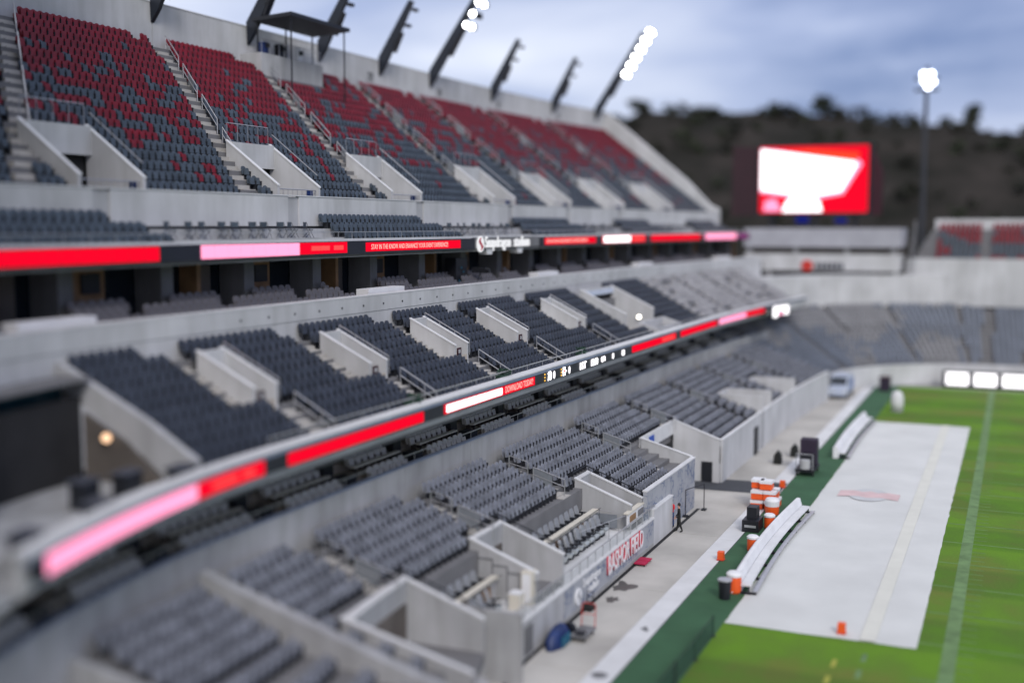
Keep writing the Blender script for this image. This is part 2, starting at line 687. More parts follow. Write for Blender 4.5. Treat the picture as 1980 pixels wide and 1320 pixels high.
for k in range(-30, 116):
    x = 53.5 + k * 0.914
    if 20 < x < 138:
        mb.box(x - 0.06, x + 0.06, 1.0, 1.70, 0.0, 0.0085, PNTF)
for k in range(-12, 0):
    mb.box(52.1 + k * 2.0, 53.1 + k * 2.0, 5.28, 5.5, 0.0, 0.006, PNTW)
    mb.box(51.0 + k * 2.0, 51.9 + k * 2.0, 6.40, 6.6, 0.0, 0.006, YEL)
struct(mb.build('field_markings'))
mb = MB(bowl)
mb.box(20, 73.9, 18.52, 18.74, -0.2, 0.003, DARK)
struct(mb.build('drain_channel'))
sheet('tunnel_mat', [(79.8, 14.6), (83.8, 14.6), (83.0, 22.3), (79.3, 22.3)], 0.016, mat('asphalt_mat', (0.055, 0.058, 0.066), 0.9, 0.12, 1.0))


def blob(name, cx_, cy_, rx, ry, z, M, seed):
    pts = []
    for i in range(34):
        t = 2 * math.pi * i / 34
        k = 0.72 + 0.55 * noise.noise(Vector((math.cos(t) * 1.6 + seed, math.sin(t) * 1.6, seed)))
        pts.append((cx_ + rx * k * math.cos(t), cy_ + ry * k * math.sin(t)))
    return sheet(name, pts, z, M)


blob('puddle', 56.0, 18.0, 1.15, 0.75, 0.004, WET, 3.1)
blob('puddle', 53.8, 17.9, 0.6, 0.42, 0.004, WET, 8.4)
blob('puddle', 50.3, 15.1, 0.35, 0.25, 0.008, COND, 5.4)

# hill: a scrubby slope behind the far end
mb = MB()
nx, ny = 60, 90
HX0, HX1, HY0, HY1 = 205, 560, -330, 330


def hill_z(x, y):
    ridge = 47 + .075 * max(y, -80) if y < 120 else 56 - (y - 120) * 0.36
    ridge = max(ridge, 6)
    t = min(1, max(0, (x - 205) / 185))
    s = t * t * (3 - 2 * t)
    zz = ridge * (0.25 * t + 0.75 * s)
    zz += t * (7 * noise.noise(Vector((x * 0.012, y * 0.012, 1.3))) + 3 * noise.noise(Vector((x * 0.04, y * 0.04, 4.3))))
    if x > 400:
        zz -= (x - 400) * 0.12
    return zz - 0.8


for j in range(ny + 1):
    for i in range(nx + 1):
        x = HX0 + (HX1 - HX0) * i / nx
        y = HY0 + (HY1 - HY0) * j / ny
        mb.v.append((x, y, hill_z(x, y)))
k = mb.mid(HILL)
for j in range(ny):
    for i in range(nx):
        a = j * (nx + 1) + i
        mb.f.append([a, a + 1, a + nx + 2, a + nx + 1])
        mb.mi.append(k)
struct(mb.build('hill', smooth=True, recalc=False))


def leaf_clumps(mb, c, rx, rz, n, size, M, seed):
    rr = random.Random(seed)
    lobes = [(rr.uniform(-.55, .55), rr.uniform(-.55, .55), rr.uniform(-.5, .55), rr.uniform(.35, .6)) for _ in range(8)]
    for _ in range(n):
        lx, ly, lz, lr = rr.choice(lobes)
        while True:
            a, b, d = (rr.uniform(-1, 1) for _ in range(3))
            if a * a + b * b + d * d < 1:
                break
        p = Vector((c[0] + rx * (lx + a * lr), c[1] + rx * (ly + b * lr), c[2] + rz * (lz + d * lr)))
        u = Vector((rr.gauss(0, 1), rr.gauss(0, 1), rr.gauss(0, 1))).normalized()
        w = u.orthogonal().normalized()
        q = u.cross(w)
        s_ = size * rr.uniform(.6, 1.3)
        mb.add([tuple(p + w * s_), tuple(p + q * s_ * .6), tuple(p - w * s_), tuple(p - q * s_ * .6)], [(0, 1, 2, 3)], M)


mb = MB()
rr = random.Random(5)
for i in range(640):
    x = rr.uniform(215, 400) if i < 520 else rr.uniform(362, 390)
    y = rr.uniform(-170, 175)
    z = hill_z(x, y)
    s_ = rr.uniform(1.0, 3.4)
    leaf_clumps(mb, (x, y, z + s_ * .45), s_, s_ * .8, 26, s_ * .42, LEAF if rr.random() < .75 else LEAFG, i)
tag(mb.build('scrub', recalc=False), 'dry dark scrub covering the hillside behind the far end', 'scrub', kind='stuff')

tree_spots = [(372, 148, 5.5, 'leftmost broad dark tree on the ridge beside the stand roofline'),
              (375, 139, 6.5, 'round tree on the ridge behind the farthest lit mast'),
              (372, 116, 5.5, 'bushy ridge tree right of the farthest lit mast'),
              (375, 92, 4.5, 'broad ridge tree above the gap left of the video board'),
              (378, 57, 7.0, 'tall tree on the ridge above the right edge of the video board'),
              (374, 73, 3.8, 'small ridge tree above the left part of the video board'),
              (376, 14, 8.5, 'tall narrow tree on the ridge at the right edge of the view'),
              (370, 105, 4.0, 'low ridge tree between two taller dark trees')]
for i, (x, y, h, lab) in enumerate(tree_spots):
    zz = hill_z(x, y)
    t = thing('hill_tree', lab, 'tree', (x, y, zz), 'trees along the hill ridge')
    mb = MB()
    mb.tube((x, y, zz - 1), (x + .3, y, zz + h * .55), h * .05, BARK, 7, h * .025)
    for a in range(4):
        an = a * 1.7 + i
        mb.tube((x + .15, y, zz + h * .35), (x + math.cos(an) * h * .25, y + math.sin(an) * h * .25, zz + h * .7), h * .02, BARK, 5, h * .008)
    mb.build('trunk', t)
    mb = MB()
    leaf_clumps(mb, (x, y, zz + h * .55), h * (.30 if i == 6 else .8), h * .50, 700, h * .07, LEAFG, 100 + i)
    mb.build('crown', t, recalc=False)


# ------------------------------------------------------------------ seats
def seat_proto(w, M, MF, back_h=0.86, padded=False):
    """tip-up seat facing -Y, folded: backrest with rounded top, seat pan, side standard"""
    back, pan, frame = MB(), MB(), MB()
    h = w / 2
    c = 0.15
    prof = [(-h, .40), (h, .40), (h, back_h - c), (h - c * .35, back_h - c * .35), (h - c, back_h), (-h + c, back_h), (-h + c * .35, back_h - c * .35), (-h, back_h - c)]
    n = len(prof)
    v = []
    for dy in (0.0, 0.055):
        v += [(x, dy + (z - .4) * .20, z) for x, z in prof]
    f = [tuple(range(n)), tuple(range(n, 2 * n))[::-1]] + [(i, n + i, n + (i + 1) % n, (i + 1) % n) for i in range(n)]
    back.add(v, f, M)
    p = h - .025
    v = [(-p, -.20, .36), (p, -.20, .36), (p, -.09, .36), (-p, -.09, .36), (-p, -.13, .74), (p, -.13, .74), (p, -.05, .70), (-p, -.05, .70)]
    pan.add(v, [(0, 1, 5, 4), (1, 2, 6, 5), (2, 3, 7, 6), (3, 0, 4, 7), (4, 5, 6, 7), (0, 3, 2, 1)], M)
    x0, x1 = h + .01, h + .07
    v = [(x0, -.20, .0), (x0, .08, .0), (x0, .16, .58), (x0, -.24, .56), (x1, -.20, .0), (x1, .08, .0), (x1, .16, .58), (x1, -.24, .56)]
    frame.add(v, [(0, 1, 2, 3), (7, 6, 5, 4), (0, 4, 5, 1), (1, 5, 6, 2), (2, 6, 7, 3), (3, 7, 4, 0)], MF)
    return back, pan, frame


def merge(mbs):
    o = MB()
    for b in mbs:
        for q, mi_ in zip(b.f, b.mi):
            pass
        base = len(o.v)
        o.v.extend(b.v)
        for q, mi_ in zip(b.f, b.mi):
            o.f.append([base + i for i in q])
            o.mi.append(o.mid(b.mats[mi_]))
    return o


def in_view(p):
    d = Vector(p) - CAM
    z = d.dot(fw)
    if z < 1:
        return None
    return 990 + F_PX * d.dot(rt) / z, 660 - F_PX * d.dot(up) / z, z


def seats_to_objects(spots, proto_by_kind, name, label_by_kind, cat, group, stuff_name, stuff_label, n_single=300, ok=None):
    """spots: (x, y, z, kind). The n_single that show largest become objects, the rest one mesh."""
    key = []
    for i, s_ in enumerate(spots):
        q = in_view((s_[0], s_[1], s_[2] + .6))
        vis = q is not None and -5 < q[0] < 1985 and -5 < q[1] < 1325 and (ok is None or ok(s_, q))
        key.append(q[2] if vis else 1e9)
    order = np.argsort(key)
    single = set(int(i) for i in order[:n_single] if key[int(i)] < 1e8)
    meshes = {}
    for k_, parts in proto_by_kind.items():
        o = merge(parts).build(name)
        meshes[k_] = o
    used = set()
    for i in sorted(single):
        x, y, z, k_ = spots[i][:4]
        an = spots[i][4] if len(spots[i]) > 4 else 0.0
        if k_ not in used:
            o = meshes[k_]
            used.add(k_)
        else:
            o = meshes[k_].copy()
            col.objects.link(o)
        o.location = (x, y, z)
        o.rotation_euler = (0, 0, an + random.uniform(-.03, .03))
        tag(o, label_by_kind[k_], cat, group)
    for k_, o in meshes.items():
        if k_ not in used:
            bpy.data.objects.remove(o)
    big = MB()
    arr = {}
    for k_, parts in proto_by_kind.items():
        mm = merge(parts)
        arr[k_] = (np.array(mm.v), mm.f, [mm.mats[i] for i in mm.mi])
    for i, sp_ in enumerate(spots):
        if i in single:
            continue
        x, y, z, k_ = sp_[:4]
        v, f, ms = arr[k_]
        if len(sp_) > 4 and abs(sp_[4]) > .01:
            ca, sa = math.cos(sp_[4]), math.sin(sp_[4])
            v = np.stack([v[:, 0] * ca - v[:, 1] * sa, v[:, 0] * sa + v[:, 1] * ca, v[:, 2]], 1)
        base = len(big.v)
        big.v.extend(map(tuple, v + np.array((x, y, z))))
        for q, M in zip(f, ms):
            big.f.append([base + j for j in q])
            big.mi.append(big.mid(M))
    if big.v:
        tag(big.build(stuff_name, recalc=False), stuff_label, cat, kind='stuff')


def terrace(mb, rows, x0, x1, holes, M, zbase_drop=0.6, cuts=()):
    """stepped terrace. rows: (y_front, y_back, z); holes: (xa, xb, ya, yb) left open for vomitories"""
    xs = {x0, x1}
    for h in holes:
        xs |= {max(x0, min(x1, h[0])), max(x0, min(x1, h[1]))}
    x = x0
    while x < x1:
        xs.add(x)
        x += 2.5
    xs = sorted(xs)
    for a, b in zip(xs, xs[1:]):
        if b - a < 1e-4:
            continue
        xm = (a + b) / 2
        for i, (yf, yb, z) in enumerate(rows):
            ym = (yf + yb) / 2
            if any(h[0] < xm < h[1] and h[2] < ym < h[3] for h in holes):
                continue
            zl = z - zbase_drop
            v = [(a, yf, zl), (b, yf, zl), (b, yf, z), (a, yf, z), (a, yb, z), (b, yb, z)]
            mb.add(v, [(0, 1, 2, 3), (3, 2, 5, 4)], M)


def rail(mb, pts, h, M, r=0.022, mid=True, posts=None):
    """handrail over the ground points pts: posts, top rail, middle rail"""
    tp = [(x, y, z + h) for x, y, z in pts]
    mb.path(tp, r, M, 5)
    if mid:
        mb.path([(x, y, z + h * .55) for x, y, z in pts], r * .8, M, 5)
    for (x, y, z), t in zip(pts, tp):
        mb.tube((x, y, z), t, r, M, 5)


# ================================================================== UPPER TIER
UY = lambda i: 38.15 + .729 * i
UZ = lambda i: 19.35 + .557 * i
U_VOM = [44.5, 59.7, 72.7, 89.2, 102.5, 117.0, 131.5]
U_VW = 4.4
X_END = 144.0


def u_aisle_x(x0, y):
    return x0 + .17 * max(0, 97 - x0) * (y - 41) / 11.0


upper = thing('upper_tier', 'steep upper tier of concrete terracing under red and slate seats', 'grandstand', (90, 45, 19))
rows = [(UY(i) - .60, UY(i) + .129, UZ(i)) for i in range(20)]
u_holes = [(r_ - U_VW, r_, 38.4, 41.6) for r_ in U_VOM]
mb = MB(bow)
terrace(mb, rows, 28, X_END, u_holes, TREAD)
mb.box(28, X_END, 37.6, 52.7, 18.3, 18.6, COND)
mb.build('terrace', upper)
mb = MB(bow)
joints = [28, 40.5, 55.5, 70.6, 86.0, 99.2, 113.0, 127.5, X_END]
for a, b in zip(joints, joints[1:]):
    mb.box(a + .55, b - .55, 37.42, 37.66, 18.5, 20.16, CONL)
    mb.box(b - .55, b + .55, 37.50, 37.66, 18.5, 20.10, CON)
mb.box(27.5, X_END, 37.38, 37.70, 20.165, 20.22, CAP)
mb.build('front_wall', upper)
mb = MB(bow)
pj = [28, 46, 62.1, 72.5, 82.0, 91.8, 101.5, 115, 129.5, X_END]
for a, b in zip(pj, pj[1:]):
    mb.box(a + .03, b - .03, 52.62, 52.92, 29.4, 33.05, CONL)
mb.box(28, X_END, 52.58, 52.96, 33.052, 33.12, CAP)
mb.box(28, X_END, 52.92, 53.3, 18, 33.0, CON)
mb.build('rear_parapet', upper)
mb = MB(bow)
mb.prism_x([(37.42, 17.0), (53.0, 17.0), (53.0, 33.1), (52.3, 33.1), (41.5, 24.2), (38.6, 21.2), (37.42, 20.6)], X_END + .01, X_END + .40, CONL)
mb.build('end_wall', upper)

for r_ in U_VOM:                                      # vomitories with raking side walls
    l = r_ - U_VW
    mb = MB(bow)
    for x0 in (l, r_ - .2):
        mb.prism_x([(38.35, 18.9), (38.35, 20.75), (41.8, 23.35), (41.8, 18.9)], x0, x0 + .2, CONL)
        mb.prism_x([(38.32, 20.75), (38.32, 20.83), (41.83, 23.43), (41.83, 23.35)], x0 - .03, x0 + .23, CAP)
    mb.box(l + .2, r_ - .2, 41.45, 41.8, 21.9, 23.3, CONL)
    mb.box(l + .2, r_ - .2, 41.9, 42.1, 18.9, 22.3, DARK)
    mb.box(l + .2, r_ - .2, 38.35, 42.0, 19.0, 19.12, TREAD)
    v = mb.build('vomitory', upper)
    mb = MB(bow)
    for q in range(9):
        xx = l + .3 + q * (U_VW - .6) / 8
        mb.tube((xx, 38.5, 19.1), (xx, 38.5, 20.6), .018, STEEL, 4)
    mb.tube((l + .25, 38.5, 20.6), (r_ - .25, 38.5, 20.6), .03, STEEL, 5)
    mb.tube((l + .25, 38.5, 19.5), (r_ - .25, 38.5, 19.5), .02, STEEL, 5)
    mb.path([(r_ + .1, 38.6, 21.5), (r_ + .1, 41.8, 24.0)], .03, STEEL, 5)
    mb.path([(l + .3, 41.95, 24.4), (r_ - .1, 41.95, 24.4)], .025, STEEL, 5)
    for q in range(5):
        xx = l + .3 + q * (U_VW - .4) / 4
        mb.tube((xx, 41.95, 23.2), (xx, 41.95, 24.4), .02, STEEL, 4)
    mb.build('railing', v)
    mb = MB(bow)
    mb.box(r_ - .26, r_ - .2, 38.75, 39.15, 20.15, 20.6, NAVY)
    mb.build('sign', v)

U_AISLE = [r_ - U_VW - .75 for r_ in U_VOM]
nh = 0
for ax in U_AISLE:                                    # aisle steps (half risers) and stepped handrails
    mb = MB(bow)
    for i in range(20):
        xx = u_aisle_x(ax, UY(i))
        yf = UY(i) - .60
        if i < 19:
            mb.box(xx - .55, xx + .55, yf + .02, yf + .70, UZ(i) + .002, UZ(i) + .05, STEP)
            mb.box(xx - .52, xx + .52, yf + .40, yf + .735, UZ(i) + .05, UZ(i) + .28, STEP)
    mb.build('aisle_steps', upper)
    for (i0, i1, panel) in ((16, 19, 0), (12, 15, 1), (8, 11, 0), (5, 7, 1)):
        mb = MB(bow)
        pts = [(u_aisle_x(ax, UY(i)) + .62, UY(i) - .2, UZ(i)) for i in range(i1, i0 - 1, -1)]
        tp = [(pts[0][0], pts[0][1], pts[0][2] + 1.0), (pts[-1][0], pts[-1][1], pts[-1][2] + 1.0)]
        lo = [(a, b, c - .42) for a, b, c in tp]
        mb.path(tp, .032, STEEL, 5)
        mb.path(lo, .028, STEEL, 5)
        for p_, t_ in ((pts[0], tp[0]), (pts[-1], tp[-1])):
            mb.tube(p_, t_, .03, STEEL, 5)
        if panel:
            a, b = Vector(tp[0]).lerp(Vector(tp[1]), .35), Vector(tp[0]).lerp(Vector(tp[1]), .75)
            mb.add([tuple(a - Vector((0, 0, .1))), tuple(b - Vector((0, 0, .1))), tuple(b - Vector((0, 0, .85))), tuple(a - Vector((0, 0, .85))),
                    tuple(a + Vector((.03, 0, -.1))), tuple(b + Vector((.03, 0, -.1))), tuple(b + Vector((.03, 0, -.85))), tuple(a + Vector((.03, 0, -.85)))],
                   [(0, 1, 2, 3), (7, 6, 5, 4), (0, 4, 5, 1), (1, 5, 6, 2), (2, 6, 7, 3), (3, 7, 4, 0)], MESHP)
        mb.build('handrail', upper)
for num, x in (('329', 89.7), ('330', 102.9), ('331', 116.2), ('328', 78.5), ('332', 131.0)):
    text(num, 1.05, BLACK, 'section_number', upper, (x, 52.60, 31.15), sx=.62, ext=.012, bw=bow)

spots = []
for i in range(20):
    y = UY(i)
    x = 29.0
    ais = [(u_aisle_x(a, y) - .62, u_aisle_x(a, y) + .66) for a in U_AISLE]
    while x < X_END - .6:
        bad = any(a - .2 < x < b + .2 for a, b in ais)
        if i < 5 and not bad:
            bad = any(r_ - U_VW - .3 < x < r_ + .35 for r_ in U_VOM)
        if i == 19 and not bad:
            bad = any(a - 2.1 < x < a - .9 for a, b in ais)
        if i >= 17 and 71.2 < x < 79.9:
            bad = True
        if not bad:
            f = noise.noise(Vector((x * .55, i * .75, 3.0))) * .85 + noise.noise(Vector((x * .11, i * .2, 9.0))) * .35
            pr = -.46 + i / 19.0 * 1.12 + f * .8
            red = pr + random.uniform(-.26, .26) > .12
            spots.append((x, y + bow(x), UZ(i), 'r' if red else 's', turn(bow, x, y)))
        x += .50
UP = {'r': seat_proto(.41, SEATR, SEATDD), 's': seat_proto(.41, SEATS, SEATDD)}
seats_to_objects(spots, UP, 'upper_chair',
                 {'r': 'red tip-up seat among the nearest blocks of the steep upper tier', 's': 'slate tip-up seat among the nearest blocks of the steep upper tier'},
                 'stadium seat', 'nearest seats of the upper tier', 'deck_seating',
                 'distant red and slate seats filling the rest of the upper tier')

# loge rows and terrace in front of the upper wall
loge = thing('loge_terrace', 'narrow concrete terrace below the upper tier wall, above the upper light ribbon', 'terrace', (90, 36, 17))
mb = MB(bow)
terrace(mb, [(34.6, 35.6, 17.35), (35.6, 36.55, 17.85), (36.55, 37.45, 18.35)], 28, X_END, [], CON)
mb.box(28, X_END, 34.6, 38.4, 16.93, 17.05, COND)
mb.build('terrace', loge)
mb = MB(bow)
for a, b in ((28, X_END),):
    mb.box(a, b, 34.52, 34.60, 17.66, 17.80, CAP)
    x = a
    while x < b:
        mb.tube((x, 34.56, 17.8), (x, 34.56, 18.15), .016, STEEL, 4)
        x += 1.45
    mb.box(a, b, 34.54, 34.58, 18.15, 18.19, STEEL)
mb.build('railing', loge)
spots = []
blocks = [(30, 41.2), (57.9, 70.8), (86.0, 98.8), (111.2, 121.5), (133, 142)]
for a, b in blocks:
    for j, (y, z, dx) in enumerate(((35.35, 17.35, 2.5), (36.3, 17.85, 1.2), (37.1, 18.35, 0))):
        x = a
        while x < b + dx * .6 - (0 if j < 2 else 1.0):
            spots.append((x, y + bow(x), z, 'd'))
            x += .53
seats_to_objects(spots, {'d': seat_proto(.47, SEATS, SEATDD)}, 'loge_chair',
                 {'d': 'dark slate tip-up seat in a short block below the upper tier wall'}, 'stadium seat',
                 'seat blocks on the loge terrace', 'loge_seating', 'remaining dark seats on the loge terrace')

# folding chairs standing on the loge terrace
fc = thing('folding_chair', 'dark folding chair standing on the loge terrace behind the glass rail', 'chair', (0, 0, 0), 'folding chairs on the loge terrace')
mb = MB()
mb.box(-.21, .21, -.20, .20, .44, .475, SEATS)
mb.build('seat', fc)
mb = MB()
mb.box(-.21, .21, .20, .225, .60, .86, SEATS)
mb.build('backrest', fc)
for sx in (-.21, .21):
    mb = MB()
    mb.tube((sx, -.24, 0), (sx, .22, .88), .014, BLACK, 5)
    mb.tube((sx, .26, 0), (sx, -.18, .45), .014, BLACK, 5)
    mb.build('leg', fc)
first = True
for a, b in ((43.5, 56.5), (72.8, 84.6), (100.5, 110.0), (123, 131)):
    n = int((b - a) / 1.25)
    for q in range(n):
        x = a + (q + .2 * (q % 2)) * 1.25
        loc = (x, 36.15 + bow(x), 17.85)
        if first:
            fc.location = loc
            fc.rotation_euler = (0, 0, .2)
            first = False
        else:
            copy_tree(fc, loc, random.uniform(-.5, .5))

# ------------------------------------------------------------------ light masts on the parapet
def mast(x, top_y, top_z, lit, label, short=False):
    by = bow(x)
    t = thing('light_mast', label, 'light mast', (x, 52.5 + by, 31.8), 'dark masts leaning over the upper tier')
    mb = MB()
    w = .17
    a = Vector((0, 52.58, 33.5))
    base_l, base_b = (52.62, 33.25), (52.50, 31.75)
    d = Vector((0, top_y - 52.2, top_z - 32.8)).normalized()
    nrm = Vector((0, -d.z, d.y))
    tip = Vector((0, top_y, top_z))
    tl, tr = tip - nrm * .20, tip + nrm * .20
    if nrm.y > 0:
        tl, tr = tr, tl
    poly = [(52.62, 33.3), (52.57, 31.75), (51.95, 32.55), (tr.y if tr.y < tl.y else tl.y, tr.z if tr.y < tl.y else tl.z), (tl.y if tr.y < tl.y else tr.y, tl.z if tr.y < tl.y else tr.z)]
    poly = [(y + by, z) for y, z in poly]
    mb.prism_x(poly, x - w, x + w, MAST)
    mb.build('pole', t)
    mb = MB()
    e0, e1 = Vector((0, 52.62 + by, 33.3)), Vector((0, poly[4][0], poly[4][1]))
    mb.tube((x - w, e0.y, e0.z), (x - w, e1.y, e1.z), .045, MASTE, 4)
    mb.build('edge_trim', t)
    L = math.hypot(top_y - 52.0, top_z - 32.5)
    p0 = Vector((x, 52.05 + by, 32.7))

    def along(s_, off=0.0):
        return p0 + d * (L * s_) + Vector((0, -d.z, d.y)) * (-off if d.y > 0 else off)
    n_out = Vector((0, -abs(d.z), -abs(d.y))).normalized()
    for s0, s1, o_, th in ((.22, .52, .28, .16),):
        mb = MB()
        a, b = p0 + d * L * s0 + n_out * o_, p0 + d * L * s1 + n_out * (o_ - .12)
        for q in (a, b):
            pass
        hw = .28
        v = []
        for c_ in (a, b):
            for dx in (-hw, hw):
                for k2 in (0, th):
                    v.append(tuple(c_ + Vector((dx, 0, 0)) + n_out * k2))
        mb.add(v, [(0, 1, 3, 2), (4, 6, 7, 5), (0, 4, 5, 1), (2, 3, 7, 6), (0, 2, 6, 4), (1, 5, 7, 3)], BLACK)
        mb.build('speaker_panel', t)
    for s0 in ((.36,) if lit else (.36, .64, .88)):
        mb = MB()
        c_ = p0 + d * L * s0 + n_out * (.45 if s0 > .4 else .1)
        hx = .35
        mb.box(c_.x - hx, c_.x + hx, c_.y - .22, c_.y + .12, c_.z - .12, c_.z + .12, BLACK)
        mb.build('clip_light', t)
    if lit:
        n = 6
        for q in range(n):
            s0 = .48 + .103 * q
            c_ = p0 + d * L * s0
            f_ = MB()
            for dx in (-.60, .60):
                f_.box(c_.x + dx - .34, c_.x + dx + .34, c_.y - .95, c_.y - .55, c_.z - .27, c_.z + .24, BLACK)
            f_.tube((c_.x - 1.3, c_.y - .5, c_.z), (c_.x + 1.3, c_.y - .5, c_.z), .05, BLACK, 5)
            br = f_.build('lamp_bracket', t)
            for dx in (-.70, .45):
                g = MB()
                if dx > .4 and q in (1, 3, 4) and x < 110:
                    continue
                cc = Vector((c_.x + dx - .28, c_.y - .80, c_.z - .05))
                n_ = Vector((-.82, -.38, -.38)).normalized()
                g.tube(cc, cc + n_ * .06, .26, E_LAMP, 12)
                g.build('lamp', br)
    return t


mast(62.1, 50.6, 35.6, False, 'short blurred dark mast at the far left of the parapet')
mast(72.5, 48.9, 38.3, False, 'dark mast left of the flat canopy, cut by the top edge')
mast(82.0, 49.1, 38.2, False, 'dark mast rising through the right half of the flat canopy')
mast(91.8, 49.3, 38.0, False, 'unlit dark mast above the parapet, first right of the canopy')
mast(101.5, 46.0, 42.2, True, 'tall dark mast with lit floodlights beside the number 330')
mast(115.0, 49.4, 38.0, False, 'unlit dark mast beside the number 331')
mast(130.0, 49.6, 38.0, False, 'small unlit dark mast at the far end of the parapet, before the last lit one')
mast(141.5, 46.3, 42.3, True, 'far lit mast with a bright column of floodlights against the sky')

# flat canopy over the camera platform on the parapet
can = thing('platform_canopy', 'flat dark canopy on thin posts over the parapet platform', 'canopy', (80, 52, 31))
mb = MB(bow)
mb.prism_x([(48.2, 33.45), (51.6, 33.25), (51.6, 33.50), (48.2, 33.72)], 71.6, 79.6, BLACK)
mb.build('roof', can)
for x, y in ((72, 48.5), (79.2, 48.5), (72, 51.4), (79.2, 51.4), (75.6, 51.4)):
    mb = MB(bow)
    mb.tube((x, y, 28.0), (x, y, 33.35), .06, BLACK, 6)
    mb.build('post', can)
plat = thing('camera_platform', 'grey concrete camera platform with pale front below the flat canopy', 'platform', (80, 51, 30))
mb = MB(bow)
mb.box(71.5, 79.6, 50.75, 52.6, 28.0, 31.0, CON)
mb.build('base', plat)
mb = MB(bow)
for x in np.linspace(71.7, 79.4, 8):
    mb.tube((x, 50.85, 31.0), (x, 50.85, 32.0), .025, STEEL, 4)
mb.tube((71.7, 50.85, 32.0), (79.4, 50.85, 32.0), .03, STEEL, 5)
mb.build('railing', plat)
for i, x in enumerate((73.2, 75.2, 77.6)):
    mb = MB(bow)
    mb.box(x - .25, x + .25, 51.5, 52.0, 31.0, 32.0 + .1 * i, (NAVY, BLACK, WHITE)[i])
    mb.box(x - .12, x + .12, 51.25, 51.5, 31.6, 31.9, BLACK)
    mb.build('equipment_case', plat)

# ================================================================== UPPER RIBBON BOARD AND STADIUM SIGN
def ribbon(name, label, x0, x1, y, z0, z1, lit, bw):
    t = thing(name, label, 'ribbon board', ((x0 + x1) / 2, y, z0), 'light ribbon boards along the stand')
    mb = MB(bw)
    mb.box(x0, x1, y, y + .28, z0, z1, HOUS, step=.5)
    mb.build('housing', t)
    for (a, b, za, zb, M) in lit:
        g = MB(bw)
        nmod = max(1, int(round((b - a) / .96)))
        wm = (b - a) / nmod
        for q in range(nmod):                          # cabinets with hairline seams
            g.box(a + q * wm + .012, a + (q + 1) * wm - .012, y - .012 - (.006 if M in (E_WHITE, E_PINK, E_RED2) else 0), y - .004, za, zb, M)
        g.build('lit_panel', t)
    return t


z0, z1 = 16.92, 17.66
rib = ribbon('ribbon_board', 'upper light ribbon left of the stadium sign, red and pink panels', 27, 72.7, 34.28, z0, z1,
             [(28, 40.5, z0 + .06, z1 - .06, E_RED), (43.3, 51.3, z0 + .08, z1 - .04, E_PINK), (51.32, 56.0, z0 + .10, z1 - .04, E_RED),
              (52.4, 54.2, z0 + .28, z1 - .22, E_RED2), (54.6, 55.6, z0 + .28, z1 - .22, E_RED2), (58.0, 70.4, z0 + .12, z1 - .10, E_RED)], bow)
text('STAY IN THE KNOW AND ENHANCE YOUR EVENT EXPERIENCE!', .42, E_LTXT, 'led_text', rib, (58.6, 34.25, z0 + .24), sx=.81, ext=.004, bw=bow)
rib = ribbon('ribbon_board', 'upper light ribbon right of the stadium sign, ending in a purple panel', 84.8, 146, 34.28, z0, z1,
             [(85.6, 97.7, z0 + .12, z1 - .10, E_RED), (99.5, 111.9, z0 + .05, z1 - .03, E_RED), (99.9, 107.5, z0 + .10, z1 - .08, E_WHITE), (108.1, 111.4, z0 + .2, z1 - .2, E_RED2),
              (113.7, 129.3, z0 + .08, z1 - .06, E_RED), (131, 141.4, z0 + .05, z1 - .03, E_PINK), (142.2, 145.6, z0 + .05, z1 - .03, E_PURP)], bow)
text('STAY IN THE KNOW AND ENHANCE YOUR EVENT EXPERIENCE!', .42, E_LTXT, 'led_text', rib, (85.9, 34.25, z0 + .24), sx=.79, ext=.004, bw=bow)
sg = thing('stadium_sign', 'white raised lettering sign with a round red and white emblem, between two dark light ribbons', 'sign', (78, 34.3, 16.9))
mb = MB(bow)
mb.box(72.75, 84.75, 34.40, 34.55, 16.95, 17.72, COND)
mb.build('backing_panel', sg)
text('Snapdragon', 1.12, E_SIGN, 'lettering', sg, (74.35, 34.28, 17.0), sx=.86, ext=.04, bw=bow, off=.0)
text('stadium', 1.12, E_SIGN, 'lettering', sg, (79.45, 34.28, 17.0), sx=.86, ext=.04, bw=bow, off=.0)


def emblem(parent, c, r, MD, MS, bw=None):
    """disc with an S-shaped swirl, facing -Y"""
    mb = MB(bw)
    mb.tube((c[0], c[1] + .05, c[2]), (c[0], c[1] - .03, c[2]), r, MD, 24)
    e_ = mb.build('emblem', parent)
    mb = MB(bw)
    pts, w_ = [], []
    for i in range(13):
        t = i / 12
        xx = .34 * math.sin(t * 2 * math.pi) * (1 if True else 1)
        pts.append((c[0] + r * xx * -1, c[2] + r * (.80 - 1.6 * t)))
        w_.append(r * (.10 + .26 * math.sin(math.pi * t)))
    v, f = [], []
    for (x, z), w in zip(pts, w_):
        v += [(x - w, c[1] - .045, z), (x + w, c[1] - .045, z), (x + w, c[1] - .032, z), (x - w, c[1] - .032, z)]
    for i in range(12):
        a, b = 4 * i, 4 * i + 4
        for j in range(4):
            f.append((a + j, a + (j + 1) % 4, b + (j + 1) % 4, b + j))
    f += [(0, 1, 2, 3), (51, 50, 49, 48)]
    mb.add(v, f, MS)
    mb.build('emblem_swirl', e_)


emblem(sg, (73.65, 34.30, 17.25), .56, E_SIGN, REDL, bow)

